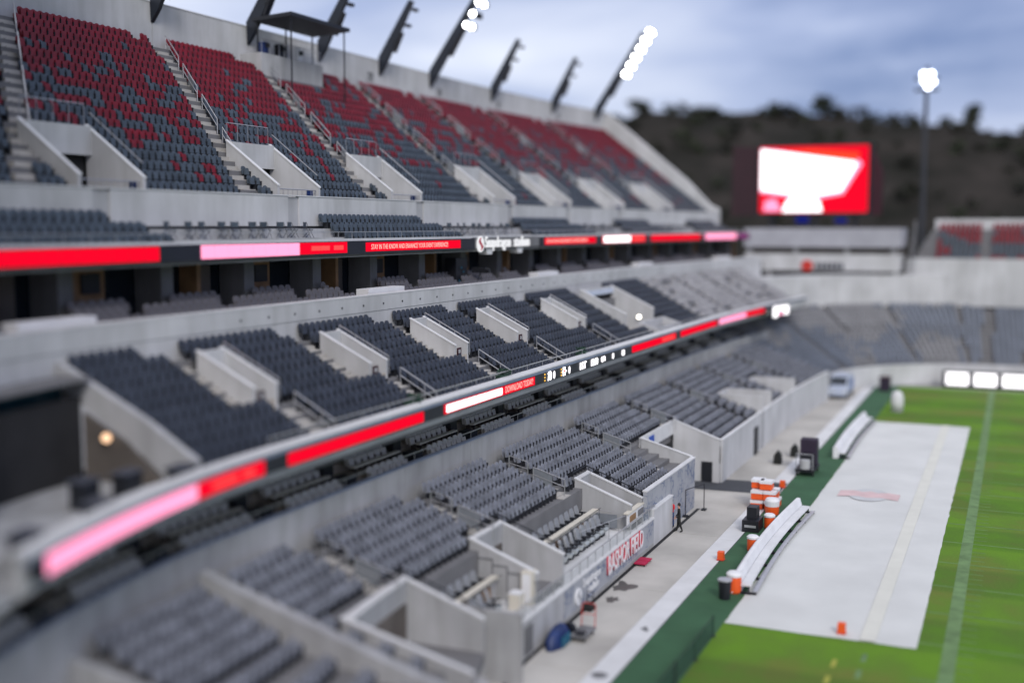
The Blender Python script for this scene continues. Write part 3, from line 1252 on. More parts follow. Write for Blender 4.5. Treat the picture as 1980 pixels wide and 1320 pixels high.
# ================================================================== CLUB SUITES (between upper ribbon and middle tier)
club = thing('club_suites', 'row of dim glazed suites behind the white band, under the upper light ribbon', 'suite level', (85, 36, 13.9))
mb = MB(bow)
terrace(mb, [(33.2, 34.35, 13.85), (34.35, 35.3, 14.15), (35.3, 40, 14.42)], 20, X_END + 4, [], BROWN)
mb.build('floor', club)
mb = MB(bow)
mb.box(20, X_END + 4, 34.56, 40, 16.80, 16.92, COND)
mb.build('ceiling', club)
mb = MB(bow)
mb.box(20, X_END + 4, 38.0, 38.2, 14.42, 16.80, DGLASS)
mb.build('glass_wall', club)
xs = 24.0
i = 0
while xs < X_END + 2:
    mb = MB(bow)
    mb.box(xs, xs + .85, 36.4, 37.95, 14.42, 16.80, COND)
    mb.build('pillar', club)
    mb = MB(bow)
    if i % 2 == 0:
        mb.box(xs + 2.3, xs + 4.2, 37.80, 37.98, 14.42, 16.8, WOOD)
        mb.box(xs + 2.7, xs + 3.8, 37.66, 37.79, 15.5, 16.4, BLACK)
    else:
        mb.box(xs + 3.2, xs + 3.5, 36.9, 37.98, 14.42, 16.8, WOOD)
        mb.box(xs + 4.0, xs + 5.4, 37.80, 37.98, 14.42, 16.5, BROWN)
    mb.build('wall_panel', club)
    if i % 4 == 1:
        mb = MB(bow)
        mb.box(xs + 1.2, xs + 5.4, 33.5, 34.3, 13.86, 14.95, WHITE)
        mb.build('white_counter', club)
    xs += 6.35
    i += 1
spots = []
ctr = [(24 + 6.35 * i + .9, 24 + 6.35 * i + 5.7) for i in range(20) if i % 4 == 1]
for j, (y, z) in enumerate(((33.95, 13.85), (34.95, 14.15), (35.9, 14.42))):
    x = 26.0
    while x < 140:
        mod = (x - 24.0) % 6.35
        if not any(a < x < b for a, b in ctr) and not (j == 2 and mod > 3.4) and not (j == 1 and 2.6 < mod < 3.5):
            spots.append((x, y + bow(x), z, 'g'))
        x += .58
seats_to_objects(spots, {'g': seat_proto(.50, mat('suite_seat_fabric', (0.115, 0.11, 0.125), 0.7, 0.12, 2), SEATGD, .95)}, 'suite_chair',
                 {'g': 'grey suite seat behind the white band under the upper light ribbon'}, 'seat', 'seats of the dim club suites',
                 'suite_seating', 'far grey suite seats under the right part of the upper ribbon')
cam_t = thing('camera_rig', 'black broadcast camera on a tripod inside the suite below the stadium sign', 'camera', (74.0, 34.4, 14.0))
mb = MB()
for a in range(3):
    mb.tube((74 + .45 * math.cos(a * 2.1), 34.5 + .35 * math.sin(a * 2.1), 14.15), (74, 34.5, 15.25), .035, BLACK, 5)
mb.build('tripod', cam_t)
mb = MB()
mb.box(73.7, 74.2, 34.0, 35.0, 15.25, 15.62, BLACK)
mb.tube((73.95, 33.75, 15.42), (73.95, 34.0, 15.42), .16, BLACK, 10)
mb.build('camera_body', cam_t)
cab = thing('drape_stand', 'dark draped equipment stand with small blue glints left of the broadcast camera', 'equipment', (72.6, 35.6, 14.4))
mb = MB()
mb.prism_z([(71.8, 35.3), (73.3, 35.2), (73.4, 36.0), (71.9, 36.2)], 14.2, 16.3, BLACK)
mb.build('drape', cab)
mb = MB()
for q in range(4):
    mb.box(72 + q * .33, 72.12 + q * .33, 35.15, 35.19, 14.7 + (q * 7 % 4) * .3, 14.82 + (q * 7 % 4) * .3, TEAL)  # blue glints drawn as small teal boxes
mb.build('painted_glint', cab)
for x, lab in ((75.5, 'hanging white speaker box left below the sign lettering'), (81.0, 'hanging white speaker box right below the sign lettering')):
    s_ = thing('hanging_speaker', lab, 'speaker', (x, 34.8, 16.6), 'speaker boxes below the stadium sign')
    mb = MB()
    mb.prism_y([(x - .55, 16.9), (x + .55, 16.9), (x + .40, 16.5), (x - .40, 16.5)], 34.45, 35.1, CAP)
    mb.build('cabinet', s_)
    mb = MB()
    mb.tube((x, 34.8, 16.88), (x, 34.8, 16.98), .05, STEEL, 5)
    mb.build('mount', s_)

# ================================================================== MIDDLE TIER
MY = lambda i: 26.3 + .69 * i
MZ = lambda i: 9.34 + .385 * i
M_VOM = [40.9, 50.3, 59.6, 68.4, 79.3]                # right edge of each narrow vomitory
M_VW = 1.75
WV = (86.6, 94.4)                                     # the wide one
mid = thing('middle_tier', 'middle tier of concrete terracing with charcoal seats and narrow white vomitories', 'grandstand', (70, 29, 9))
m_holes = [(r_ - M_VW, r_, 28.6, 31.3) for r_ in M_VOM] + [(WV[0], WV[1], 27.9, 31.6)]
mb = MB(bow)
terrace(mb, [(MY(i) - .56, MY(i) + .13, MZ(i)) for i in range(10)], 33.0, 140, m_holes, TREAD)
mb.box(20, 140, 25.55, 33.0, 8.95, 9.10, CONL)
mb.build('terrace', mid)
mb = MB(bow)
mb.box(18, 146, 32.75, 33.15, 11.8, 13.78, CONL)
for jx in range(18, 146, 8):
    mb.box(jx + .02, min(146, jx + 8), 32.72, 33.18, 13.80, 14.66, CONL)
mb.box(18, 146, 32.70, 33.20, 14.66, 14.72, CAP)
x = 44.0
while x < 120:
    mb.box(x, x + .09, 32.69, 32.72, 14.12, 14.22, BLACK)
    x += 2.2
mb.build('rear_wall', mid)
mb = MB(bow)
mb.box(21.5, 140, 25.31, 25.62, 9.1, 10.16, CONL)
mb.box(21.5, 140, 25.00, 25.66, 10.16, 10.25, CAP)
mb.box(21.5, 140, 25.04, 25.305, 10.002, 10.158, BLUEG)
mb.build('front_parapet', mid)
mb = MB(bow)
x = 36.0
while x < 138:
    mb.tube((x, 25.60, 10.25), (x, 25.60, 10.52), .018, STEEL, 4)
    x += 2.3
mb.box(36, 139, 25.58, 25.63, 10.52, 10.57, STEEL)
mb.build('railing', mid)

for r_ in M_VOM:
    l = r_ - M_VW
    mb = MB(bow)
    for x0 in (l, r_ - .16):
        mb.prism_x([(28.55, 10.1), (28.55, 11.85), (31.35, 13.28), (31.35, 11.0)], x0, x0 + .16, CONL)
        mb.prism_x([(28.52, 11.85), (28.52, 11.92), (31.38, 13.35), (31.38, 13.28)], x0 - .025, x0 + .185, CAP)
    mb.box(l + .16, r_ - .16, 31.1, 31.35, 11.0, 13.27, CONL)
    mb.box(l + .16, r_ - .16, 28.6, 31.1, 10.2, 10.4, TREAD)
    v = mb.build('vomitory', mid)
    mb = MB(bow)
    mb.box(l + .165, r_ - .165, 28.56, 28.62, 10.15, 11.25, TAN)
    mb.build('gate_panel', v)
    mb = MB(bow)
    mb.box(l + .25, l + .75, 28.50, 28.55, 11.30, 11.72, MAROON)
    mb.box(l + .38, l + .62, 28.485, 28.5, 11.42, 11.62, LOGK)
    mb.build('sign', v)
    mb = MB(bow)
    mb.path([(r_ + .06, 28.5, 12.05), (r_ + .06, 31.35, 13.52)], .03, STEEL, 5)
    for q in range(4):
        yy = 28.5 + q * .95
        mb.tube((r_ + .06, yy, 11.2 + q * .5), (r_ + .06, yy, 12.05 + q * .49), .02, STEEL, 4)
    mb.build('railing', v)
    # aisle: up the left side of the box, then past its right front corner
    mb = MB(bow)
    for i in range(9):
        if i == 4:
            mb.build('aisle_steps', mid)
            mb = MB(bow)
        xa, xb = (l - 1.12, l - .03) if i >= 4 else (r_ - .55, r_ + .75)
        yf = MY(i) - .56
        mb.box(xa, xb, yf + .01, yf + .66, MZ(i) + .002, MZ(i) + .04, STEP)
        mb.box(xa + .02, xb - .02, yf + .36, yf + .70, MZ(i) + .04, MZ(i) + .21, STEP)
    mb.build('aisle_steps', mid)
    mb = MB(bow)
    pts = [(r_ + .80, MY(i) - .1, MZ(i)) for i in (3, 1, 0)]
    tp = [(a, b, c + .95) for a, b, c in (pts[0], pts[2])]
    mb.path(tp, .032, STEEL, 5)
    mb.path([(a, b, c - .42) for a, b, c in tp], .028, STEEL, 5)
    for a, b, c in pts:
        mb.tube((a, b, c), (a, b, c + .9), .025, STEEL, 5)
    mb.build('handrail', mid)
# the wide vomitory with a dark mouth and a framed pit before it
mb = MB(bow)
for x0 in (WV[0], WV[1] - .22):
    mb.prism_x([(27.9, 9.6), (27.9, 11.6), (31.65, 13.45), (31.65, 9.6)], x0, x0 + .22, CONL)
    mb.prism_x([(27.88, 11.6), (27.88, 11.68), (31.68, 13.53), (31.68, 13.45)], x0 - .03, x0 + .25, CAP)
mb.box(WV[0] + .22, WV[1] - .22, 31.4, 31.65, 12.85, 13.44, CONL)
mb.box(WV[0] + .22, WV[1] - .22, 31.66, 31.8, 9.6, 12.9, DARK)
mb.box(WV[0] + .22, WV[1] - .22, 27.9, 31.6, 9.7, 9.9, STEP)
v = mb.build('vomitory', mid)
mb = MB(bow)
mb.box(WV[0] + .5, WV[1] - .5, 31.33, 31.39, 12.92, 13.30, mat('pale_sign', (0.55, 0.60, 0.72), .5, .12, 3))
mb.build('sign', v)
mb = MB(bow)
mb.box(89.5, 96.3, 26.0, 26.25, 9.2, 10.4, CONL)
mb.box(89.5, 96.3, 27.55, 27.80, 9.2, 10.8, CONL)
mb.prism_x([(26.25, 9.2), (26.25, 10.4), (27.55, 10.8), (27.55, 9.2)], 89.5, 89.75, CONL)
mb.prism_x([(26.25, 9.2), (26.25, 10.4), (27.55, 10.8), (27.55, 9.2)], 96.05, 96.3, CONL)
mb.box(89.75, 96.05, 26.25, 27.55, 9.3, 9.5, SEATD)
mb.build('pit_frame', mid)

# left: lounge recess cut into the middle tier
mb = MB(bow)
mb.box(16, 32.8, 25.62, 32.9, 9.1, 9.25, CON)
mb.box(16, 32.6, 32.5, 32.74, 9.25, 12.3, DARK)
mb.box(16, 32.6, 32.46, 32.499, 11.4, 12.9, mat('teal_glass', (0.02, 0.06, 0.075), .15, .2, .5))
mb.box(16, 32.6, 31.0, 32.45, 12.9, 13.0, COND)
mb.prism_x([(26.4, 9.25), (26.4, 10.25), (28.6, 11.55), (32.7, 13.5), (32.7, 12.6), (29.6, 10.9), (27.4, 9.25)], 32.6, 32.95, CON)
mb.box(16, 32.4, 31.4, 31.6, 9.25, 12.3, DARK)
mb.prism_x([(27.6, 9.26), (29.4, 10.75), (31.3, 11.7), (31.3, 9.26)], 32.42, 32.58, BROWN)
mb.box(25.5, 26.1, 30.0, 30.6, 9.25, 12.9, COND)
mb.box(22.0, 22.5, 30.4, 30.9, 9.25, 12.9, BROWN)
mb.build('lounge_recess', mid)
mb = MB(bow)
mb.prism_x([(26.6, 9.26), (26.6, 9.55), (27.6, 9.55), (27.6, 9.26)], 22, 33.5, CON)
mb.build('lounge_step', mid)
for q, (x, y) in enumerate(((23.2, 26.4), (26.8, 26.3), (29.0, 28.5), (32.0, 26.6), (30.6, 27.9))):
    t = thing('lounge_table', 'dark high table in the lounge recess, %s' % ('nearest the left frame edge', 'above the pink part of the lower ribbon', 'deep under the ceiling by the wooden wall', 'closest to the sloping side wall', 'in front of the warm lamp')[q], 'table', (x, y, 9.25), 'dark tables of the lounge recess')
    mb = MB(bow)
    mb.box(x - .55, x + .55, y - .4, y + .4, 10.15, 10.2, SEATD)
    mb.build('tabletop', t)
    mb = MB(bow)
    mb.box(x - .45, x + .45, y - .3, y + .3, 9.26, 10.14, SEATDD)
    mb.build('base', t)


def wall_lamp(x, y, z, M, r, label, nx_=-.6, ny_=-.8, bw=None):
    t = thing('wall_lamp', label, 'lamp', (x, y, z))
    mb = MB(bw)
    mb.tube((x, y, z), (x + nx_ * .12, y + ny_ * .12, z), r * 1.1, BLACK, 12)
    mb.build('housing', t)
    mb = MB(bw)
    mb.tube((x + nx_ * .12, y + ny_ * .12, z), (x + nx_ * .18, y + ny_ * .18, z), r, M, 12)
    mb.build('bulb', t)


wall_lamp(32.3, 30.2, 10.9, E_WARM, .17, 'warm lamp glowing on the wooden wall of the lounge recess', bw=bow)
wall_lamp(39.7, 28.4, 10.75, E_WLAMP, .05, 'small bright lamp at the front of the leftmost narrow vomitory', bw=bow)
wall_lamp(93.9, 29.0, 10.9, E_WLAMP, .16, 'bright round lamp inside the wide vomitory of the middle tier', -1, 0, bw=bow)

spots = []
for i in range(10):
    y = MY(i)
    x = 33.4
    while x < 139:
        if x < 104.5:
            bad = False
            for r_ in M_VOM:
                l = r_ - M_VW
                if i >= 4:
                    bad |= l - 1.4 < x < l + .1
                    if i < 8:
                        bad |= l - .2 < x < r_ + .35
                else:
                    bad |= r_ - .8 < x < r_ + 1.0
                if i == 9:
                    bad |= l - 2.3 < x < l - 1.2 or False
            if i >= 2:
                bad |= WV[0] - .4 < x < WV[1] + .4
            bad |= i < 3 and 89.2 < x < 96.6
            if not bad:
                spots.append((x, y + bow(x), MZ(i), 'd', turn(bow, x, y)))
            x += .53
        else:
            sec = (x - 104.5) % 9.5
            if sec > 1.2 and noise.noise(Vector((x * .4, i * .8, 2))) > -.28:
                spots.append((x, y + bow(x), MZ(i), 'w', turn(bow, x, y)))
            x += .60
seats_to_objects(spots, {'d': seat_proto(.44, SEATD, SEATDD, .88), 'w': seat_proto(.52, SEATW, SEATG, .8)}, 'club_chair',
                 {'d': 'charcoal tip-up seat in the nearer blocks of the middle tier', 'w': 'pale covered seat'}, 'stadium seat',
                 'nearer seats of the middle tier', 'club_seating', 'farther charcoal and pale covered seats of the middle tier')

# planters / green net boxes on the parapet
for x, lab in ((71.0, 'dark green planter box on the parapet right of the scoreboard figures'), (58.4, 'dark green planter box on the parapet above the white lit ribbon panel'), (48.0, 'blurred dark green planter box on the left part of the parapet')):
    t = thing('planter_box', lab, 'planter', (x, 25.8, 10.0), 'planter boxes on the middle parapet')
    mb = MB(bow)
    mb.box(x - .7, x + .7, 25.66, 26.0, 9.45, 10.35, GREENP)
    mb.build('box', t)
    mb = MB()
    leaf_clumps(mb, (x, 25.83, 10.5), .5, .25, 160, .07, GREENP, int(x))
    mb.build('foliage', t, recalc=False)

# ------------------------------------------------------------------ lower ribbon board with its scoreboard figures
z0, z1 = 9.42, 10.0
rib = ribbon('ribbon_board', 'long lower light ribbon under the middle tier with red, pink and scoreboard panels', 21.8, 124, 25.02, z0, z1,
             [(22.3, 30.7, z0 + .03, z1 - .01, E_PINK), (30.72, 34.9, z0 + .03, z1 - .01, E_RED), (31.6, 33.2, z0 + .2, z1 - .2, E_RED2), (33.5, 34.3, z0 + .2, z1 - .2, E_RED2),
              (36.4, 47.4, z0 + .05, z1 - .06, E_RED), (49.5, 56.6, z0 + .06, z1 - .04, E_RED), (49.75, 56.4, z0 + .12, z1 - .10, E_WHITE), (56.62, 61.0, z0 + .06, z1 - .04, E_RED),
              (79.3, 90.9, z0 + .06, z1 - .04, E_RED), (87.0, 90.4, z0 + .18, z1 - .18, E_RED2), (92.4, 104.7, z0 + .06, z1 - .04, E_RED), (105.6, 115.6, z0 + .05, z1 - .03, E_PINK), (115.6, 122.6, z0 + .05, z1 - .03, E_RED)], bow)
text('DOWNLOAD TODAY!', .50, E_LTXT, 'led_text', rib, (56.75, 24.99, z0 + .15), sx=.78, ext=.004, bw=bow)
mb = MB(bow)
for x in (62.5, 67.6 - 2.5 + .05):
    for k2 in range(3):
        zc_ = z0 + .12 + k2 * .18
        mb.tube((x, 25.0, zc_), (x, 24.99, zc_), .055, E_AMB, 8)
mb.build('timeout_dots', rib)
text('0', .62, E_WHITE, 'led_digit', rib, (63.85, 24.99, z0 + .08), sx=.9, ext=.004, bw=bow, off=.02)
text('0', .62, E_WHITE, 'led_digit', rib, (66.4, 24.99, z0 + .08), sx=.9, ext=.004, bw=bow, off=.02)
mb = MB(bow)
mb.prism_y([(62.95, z0 + .04), (63.05, z0 + .40), (62.92, z0 + .46), (63.1, z0 + .57), (63.42, z0 + .58), (63.58, z0 + .42), (63.56, z0 + .12), (63.4, z0 + .04), (63.25, z0 + .1)], 24.985, 25.0, E_WHITE)
mb.build('team_emblem', rib)
mb = MB(bow)
mb.prism_y([(65.4, z0 + .05), (65.85, z0 + .05), (65.85, z0 + .2), (66.1, z0 + .3), (65.85, z0 + .4), (65.85, z0 + .56), (65.4, z0 + .56), (65.45, z0 + .4), (65.3, z0 + .3), (65.45, z0 + .2)], 24.985, 25.0, E_WHITE)
mb.prism_y([(65.5, z0 + .26), (65.8, z0 + .26), (65.8, z0 + .36), (65.5, z0 + .36)], 24.975, 24.984, E_RED)
mb.build('team_emblem', rib)
text('1ST', .60, E_WHITE, 'led_digit', rib, (68.3, 24.99, z0 + .09), sx=1.35, ext=.004, bw=bow, off=.025)
text('15:00', .60, E_WHITE, 'led_digit', rib, (70.4, 24.99, z0 + .09), sx=1.1, ext=.004, bw=bow, off=.02)
text('QTR', .42, E_WHITE, 'led_digit', rib, (72.5, 24.99, z0 + .16), sx=1.0, ext=.004, bw=bow, off=.02)
text('0', .5, E_WHITE, 'led_digit', rib, (74.8, 24.99, z0 + .12), sx=1.4, ext=.004, bw=bow, off=.02)
text('00', .5, E_WHITE, 'led_digit', rib, (76.9, 24.99, z0 + .12), sx=1.2, ext=.004, bw=bow, off=.02)
mb = MB(bow)
mb.box(121.6, 128, 23.9, 24.2, 8.9, 10.2, HOUS)
eb = thing('corner_board', 'white lit board at the far end of the lower light ribbon', 'ribbon board', (127, 24.6, 8.8))
mb.build('housing', eb)
for k2, (a, b, za, zb, M) in enumerate(((121.9, 123.6, 9.0, 10.1, E_WHITE), (124.2, 125.4, 9.1, 9.55, E_PINK), (124.0, 125.9, 9.6, 10.05, E_WHITE), (126.1, 127.8, 9.05, 10.0, E_WHITE))):
    mb = MB(bow)
    mb.box(a, b, 23.87, 23.895, za, zb, M)
    mb.build('lit_panel', eb)

# ================================================================== LOWER SUITES
low = thing('lower_suites', 'shaded row of open suites between the lower light ribbon and the grey wall', 'suite level', (75, 29, 5.5))
mb = MB(bow)
terrace(mb, [(27.3, 28.6, 6.05), (28.6, 29.9, 6.55), (29.9, 31.2, 7.0), (31.2, 33.2, 7.3)], 16, 126, [], TAN)
mb.build('floor', low)
mb = MB(bow)
mb.box(16, 126, 33.0, 33.2, 7.3, 8.94, DGLASS)
mb.build('glass_wall', low)
xs = 20.0
i = 0
while xs < 124:
    mb = MB(bow)
    mb.box(xs, xs + .8, 31.6, 32.9, 7.3, 8.94, CONL)
    mb.build('pillar', low)
    mb = MB(bow)
    mb.box(xs + 1.8, xs + 3.6, 32.86, 32.98, 7.3, 8.7, WOOD if i % 2 else BROWN)
    mb.build('wall_panel', low)
    for y, zf in ((28.5, 6.05), (29.8, 6.55), (31.1, 7.0)):
        mb = MB(bow)
        mb.box(xs + 5.3, xs + 6.1, y - .75, y + .05, zf + .01, zf + .95, BLACK)
        mb.build('divider', low)
        mb = MB(bow)
        mb.box(xs + .6, xs + 5.1, y + .02, y + .30, zf + .98, zf + 1.05, CREAM)
        mb.box(xs + .8, xs + .86, y + .08, y + .14, zf + .02, zf + .98, BLACK)
        mb.box(xs + 4.8, xs + 4.86, y + .08, y + .14, zf + .02, zf + .98, BLACK)
        mb.build('counter', low)
    xs += 6.6
    i += 1
mb = MB(bow)
x = 18.0
while x < 124:
    mb.tube((x, 27.45, 6.8), (x, 27.45, 7.15), .016, STEEL, 4)
    x += 2.2
mb.box(16, 124, 27.43, 27.47, 7.14, 7.18, STEEL)
mb.build('front_rail', low)
spots = []
for j, (y, z) in enumerate(((28.15, 6.05), (29.4, 6.55), (30.7, 7.0))):
    x = 20.0
    while x < 122:
        if .9 < (x - 20.0) % 6.6 < 5.1:
            spots.append((x, y + bow(x), z, 'p'))
        x += .62
seats_to_objects(spots, {'p': seat_proto(.54, mat('pale_suite_seat', (0.62, 0.60, 0.56), .7, .1, 2), mat('brown_frame', (.10, .085, .075), .8, .1, 2), .92)}, 'lounge_chair',
                 {'p': 'pale seat at a counter in the shaded lower suites'}, 'seat', 'pale seats in the lower suites',
                 'lounge_seating', 'far pale seats in the shaded lower suites')

# ================================================================== LOWER TIER
LY = lambda i: 19.8 + .733 * i
LZ = lambda i: 2.62 + .27 * i
lower = thing('lower_tier', 'lower concrete seating tier with grey seats and open vomitory boxes above the field wall', 'grandstand', (70, 22, 0))
TROUGH = [(35.4, 40.9), (47.2, 50.7), (61.1, 63.3)]
l_holes = [(a, b, 19.0, 22.6) for a, b in TROUGH] + [(41.0, 47.1, 19.0, 22.1), (50.7, 61.1, 19.0, 22.1), (74.2, 82.0, 19.0, 22.65), (12, 35.4, 19.0, 20.2)]
mb = MB(bowl)
terrace(mb, [(LY(i) - .60, LY(i) + .133, LZ(i)) for i in range(10)], 26.5, 128, l_holes, TREAD, zbase_drop=1.2)
mb.build('terrace', lower)
mb = MB(bow)
jx = 12.0
while jx < 126:
    mb.box(jx + .015, jx + 7.485, 27.2, 27.42, 4.6 if jx > 30 else 1.0, 6.74, CON)
    jx += 7.5
mb.box(12, 127, 27.16, 27.46, 6.74, 6.80, BLUEG)
mb.build('rear_wall', lower)
# upper field wall (mural), right of the boxes, and the plain stretch left of them
mb = MB(bowl)
mb.box(63.3, 74.2, 19.0, 19.22, 0.0, 3.30, MURAL)
mb.box(63.3, 74.2, 18.96, 19.26, 3.302, 3.38, CAP)
mb.build('front_wall', lower)
mb = MB(bowl)
mb.box(82.2, 126, 19.0, 19.18, 0.0, 3.10, CONL)
mb.box(82.2, 126, 18.96, 19.24, 3.102, 3.18, CAP)
mb.build('front_wall', lower)
mb = MB(bowl)
mb.box(24, 35.4, 18.9, 19.2, 0.0, 2.9, CON)
mb.prism_x([(19.21, 0), (19.21, 2.9), (27.1, 5.4), (27.1, 0)], 26.2, 26.5, CON)
mb.build('front_wall', lower)
for (a, b) in TROUGH:
    mb = MB(bowl)
    for x0 in (a, b - .2):
        mb.prism_x([(19.25, 0.4), (19.25, 2.95), (22.6, 4.22), (22.6, 0.4)], x0, x0 + .2, CON)
        mb.prism_x([(19.22, 2.95), (19.22, 3.02), (22.63, 4.29), (22.63, 4.22)], x0 - .025, x0 + .225, CAP)
    mb.box(a + .2, b - .2, 22.35, 22.6, 0.4, 4.2, CON)
    mb.box(a + .2, b - .2, 22.32, 22.63, 4.20, 4.27, CAP)
    mb.box(a + .2, b - .2, 19.2, 22.35, 1.2, 1.6, TREAD)
    mb.box(a + .5, b - .5, 22.28, 22.34, 1.6, 3.3, BROWN)
    v = mb.build('vomitory', lower)
    mb = MB(bowl)
    mb.path([(a, 22.75, 4.55), (b + .05, 22.75, 4.55), (b + .10, 19.3, 3.28)], .035, BLACK, 5)
    for q in range(5):
        yy = 19.3 + q * .86
        mb.tube((b + .10, yy, 3.28 + (yy - 19.3) * .368), (b + .10, yy, 2.6 + (yy - 19.3) * .368), .02, BLACK, 4)
    mb.build('railing', v)
# tunnel cut for the field entrance
mb = MB(bowl)
mb.prism_x([(19.2, 0), (19.2, 3.35), (22.65, 4.35), (22.65, 0)], 74.0, 74.2, CONL)
mb.prism_x([(19.2, 0), (19.2, 3.1), (22.65, 4.35), (22.65, 0)], 82.0, 82.2, CONL)
mb.prism_x([(19.15, 3.352), (19.15, 3.42), (22.68, 4.42), (22.68, 4.352)], 73.97, 74.23, CAP)
mb.prism_x([(19.15, 3.102), (19.15, 3.18), (22.68, 4.43), (22.68, 4.352)], 81.97, 82.23, CAP)
mb.box(74.2, 82.0, 22.65, 22.85, 3.35, 4.35, CAP)
mb.box(74.2, 82.0, 22.85, 25.5, 0.0, 0.01, TREAD)
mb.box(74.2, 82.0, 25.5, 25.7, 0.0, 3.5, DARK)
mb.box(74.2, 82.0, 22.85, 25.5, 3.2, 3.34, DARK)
v = mb.build('tunnel_mouth', lower)
mb = MB(bowl)
mb.box(81.93, 81.99, 19.7, 20.5, 0.02, 1.5, BLACK)
mb.build('door', v)
mb = MB(bowl)
mb.box(75.8, 76.9, 22.58, 22.64, 3.3, 4.15, mat('blue_sign', (0.02, 0.08, 0.40), .5, .1, 3))
mb.build('sign', v)
for x, w in ((83.4, 2.9), (86.9, 1.6), (93.0, 1.5)):
    mb = MB(bowl)
    mb.box(x, x + w, 18.93, 18.99, 0.0, 2.25, BLACK)
mb.build('door', lower)
# further boxes on the blurred right part
for (a, b, zt) in ((96.5, 100.0, 4.4), (108, 110.5, 4.2)):
    mb = MB(bowl)
    mb.box(a, a + .25, 19.0, 23.0, 0.0, zt, CONL)
    mb.box(b, b + .25, 19.0, 23.0, 0.0, zt, CONL)
    mb.box(a + .25, b, 22.75, 23.0, 0.0, zt, CONL)
    mb.build('vomitory', lower)

mb = MB(bowl)
mb.prism_x([(19.6, 1.8), (19.6, 3.2), (26.9, 6.1), (26.9, 4.2)], 33.0, 33.5, CON)
mb.build('block_wall', lower)

# aisles of the lower tier
L_AISLE = [39.6, 49.2, 58.7, 70.6, 81.4, 92.6, 104.0, 115.0]
for ax in L_AISLE:
    mb = MB(bowl)
    for i in range(9):
        yf = LY(i) - .60
        if any(h[0] < ax < h[1] and h[2] < yf + .3 < h[3] for h in l_holes):
            continue
        mb.box(ax - .55, ax + .55, yf + .01, yf + .70, LZ(i) + .002, LZ(i) + .04, STEP)
        mb.box(ax - .53, ax + .53, yf + .38, yf + .74, LZ(i) + .04, LZ(i) + .15, STEP)
    mb.build('aisle_steps', lower)
    for (i0, i1, panel) in ((7, 8, 0), (4, 6, 1)):
        if any(h[0] < ax < h[1] and h[2] < LY(i0) < h[3] for h in l_holes):
            continue
        mb = MB(bowl)
        p0, p1 = (ax + .1, LY(i1), LZ(i1)), (ax + .1, LY(i0) - .4, LZ(i0))
        tp = [(p[0], p[1], p[2] + .95) for p in (p0, p1)]
        mb.path(tp, .03, STEEL, 5)
        mb.path([(a, b, c - .4) for a, b, c in tp], .025, STEEL, 5)
        mb.tube(p0, tp[0], .028, STEEL, 5)
        mb.tube(p1, tp[1], .028, STEEL, 5)
        if panel:
            a, b = Vector(tp[0]), Vector(tp[0]).lerp(Vector(tp[1]), .6)
            dz = Vector((0, 0, .85))
            ex = Vector((.025, 0, 0))
            mb.add([tuple(a), tuple(b), tuple(b - dz), tuple(a - dz), tuple(a + ex), tuple(b + ex), tuple(b - dz + ex), tuple(a - dz + ex)],
                   [(0, 1, 2, 3), (7, 6, 5, 4), (0, 4, 5, 1), (1, 5, 6, 2), (2, 6, 7, 3), (3, 7, 4, 0)], MESHP)
        mb.build('handrail', lower)

spots = []
for i in range(10):
    y = LY(i)
    x = 14.0
    while x < 126:
        bad = any(a - .75 < x < a + .75 for a in L_AISLE)
        bad |= any(a - .4 < x < b + .4 and 18.5 < y < 22.95 for a, b in TROUGH)
        bad |= (40.6 < x < 61.5) and i < 4
        bad |= 73.8 < x < 82.5 and y < 23.1
        bad |= 70.4 < x < 74.2 and y < 23.3
        bad |= (96.2 < x < 100.5 or 107.7 < x < 111) and y < 23.4
        bad |= x < 35.6 and i < 1
        bad |= 32.4 < x < 34.0 or x < 27.0
        if i == 9:
            bad |= any(a - 1.6 < x < a - .6 for a in L_AISLE)
        if not bad:
            spots.append((x, y + bowl(x, y), LZ(i), 'g', turn(bowl, x, y)))
        x += .51 * math.cos(turn(bowl, x, y))
seats_to_objects(spots, {'g': seat_proto(.41, SEATG, SEATGD, .86)}, 'bowl_chair',
                 {'g': 'grey tip-up seat in the nearest blocks of the lower tier'}, 'stadium seat', 'nearest seats of the lower tier',
                 'bowl_seating', 'farther grey seats of the lower tier above the field')

# ------------------------------------------------------------------ field suite deck with the lettered wall
deck = thing('field_wall', 'grey mural wall with large white and red lettering along the field walkway', 'wall', (56, 18.9, 0))
mb = MB(bowl)
mb.box(42.0, 49.3, 18.76, 18.98, 0.0, 1.62, CON)
mb.box(64.0, 68.0, 18.76, 18.98, 0.0, 2.1, CONL)
mb.box(49.3, 64.0, 18.78, 18.98, 0.0, 1.62, CON)
mb.box(42.0, 64.0, 18.72, 19.02, 1.622, 1.70, CAP)
mb.box(63.99, 68.02, 18.72, 19.02, 2.102, 2.18, CAP)
mb.box(67.8, 68.0, 18.98, 19.0, 0.0, 2.1, CONL)
mb.box(41.8, 42.0, 17.9, 22.4, 0.0, 3.0, CON)
mb.build('wall', deck)
mb = MB(bowl)
mb.box(49.4, 63.9, 18.735, 18.775, .22, 1.60, MURAL)
for k2 in range(3):
    mb.box(49.4, 63.9, 18.71, 18.735, .10 + k2 * .07, .13 + k2 * .07, LOGK)
mb.build('mural_panel', deck)
mb = MB(bowl)
mb.box(44.6, 45.5, 18.71, 18.755, .15, 1.35, COND)
mb.build('hatch_door', deck)
mb = MB(bowl)
mb.box(42.0, 68.0, 19.0, 22.4, 1.40, 1.58, STRIP)
mb.build('deck_floor', deck)
for q in range(20):
    x = 42.6 + q * 1.15
    mb = MB(bowl)
    mb.tube((x, 18.87, 1.7), (x, 18.87, 2.28), .026, STEEL, 6)
    mb.build('rail_post', deck)
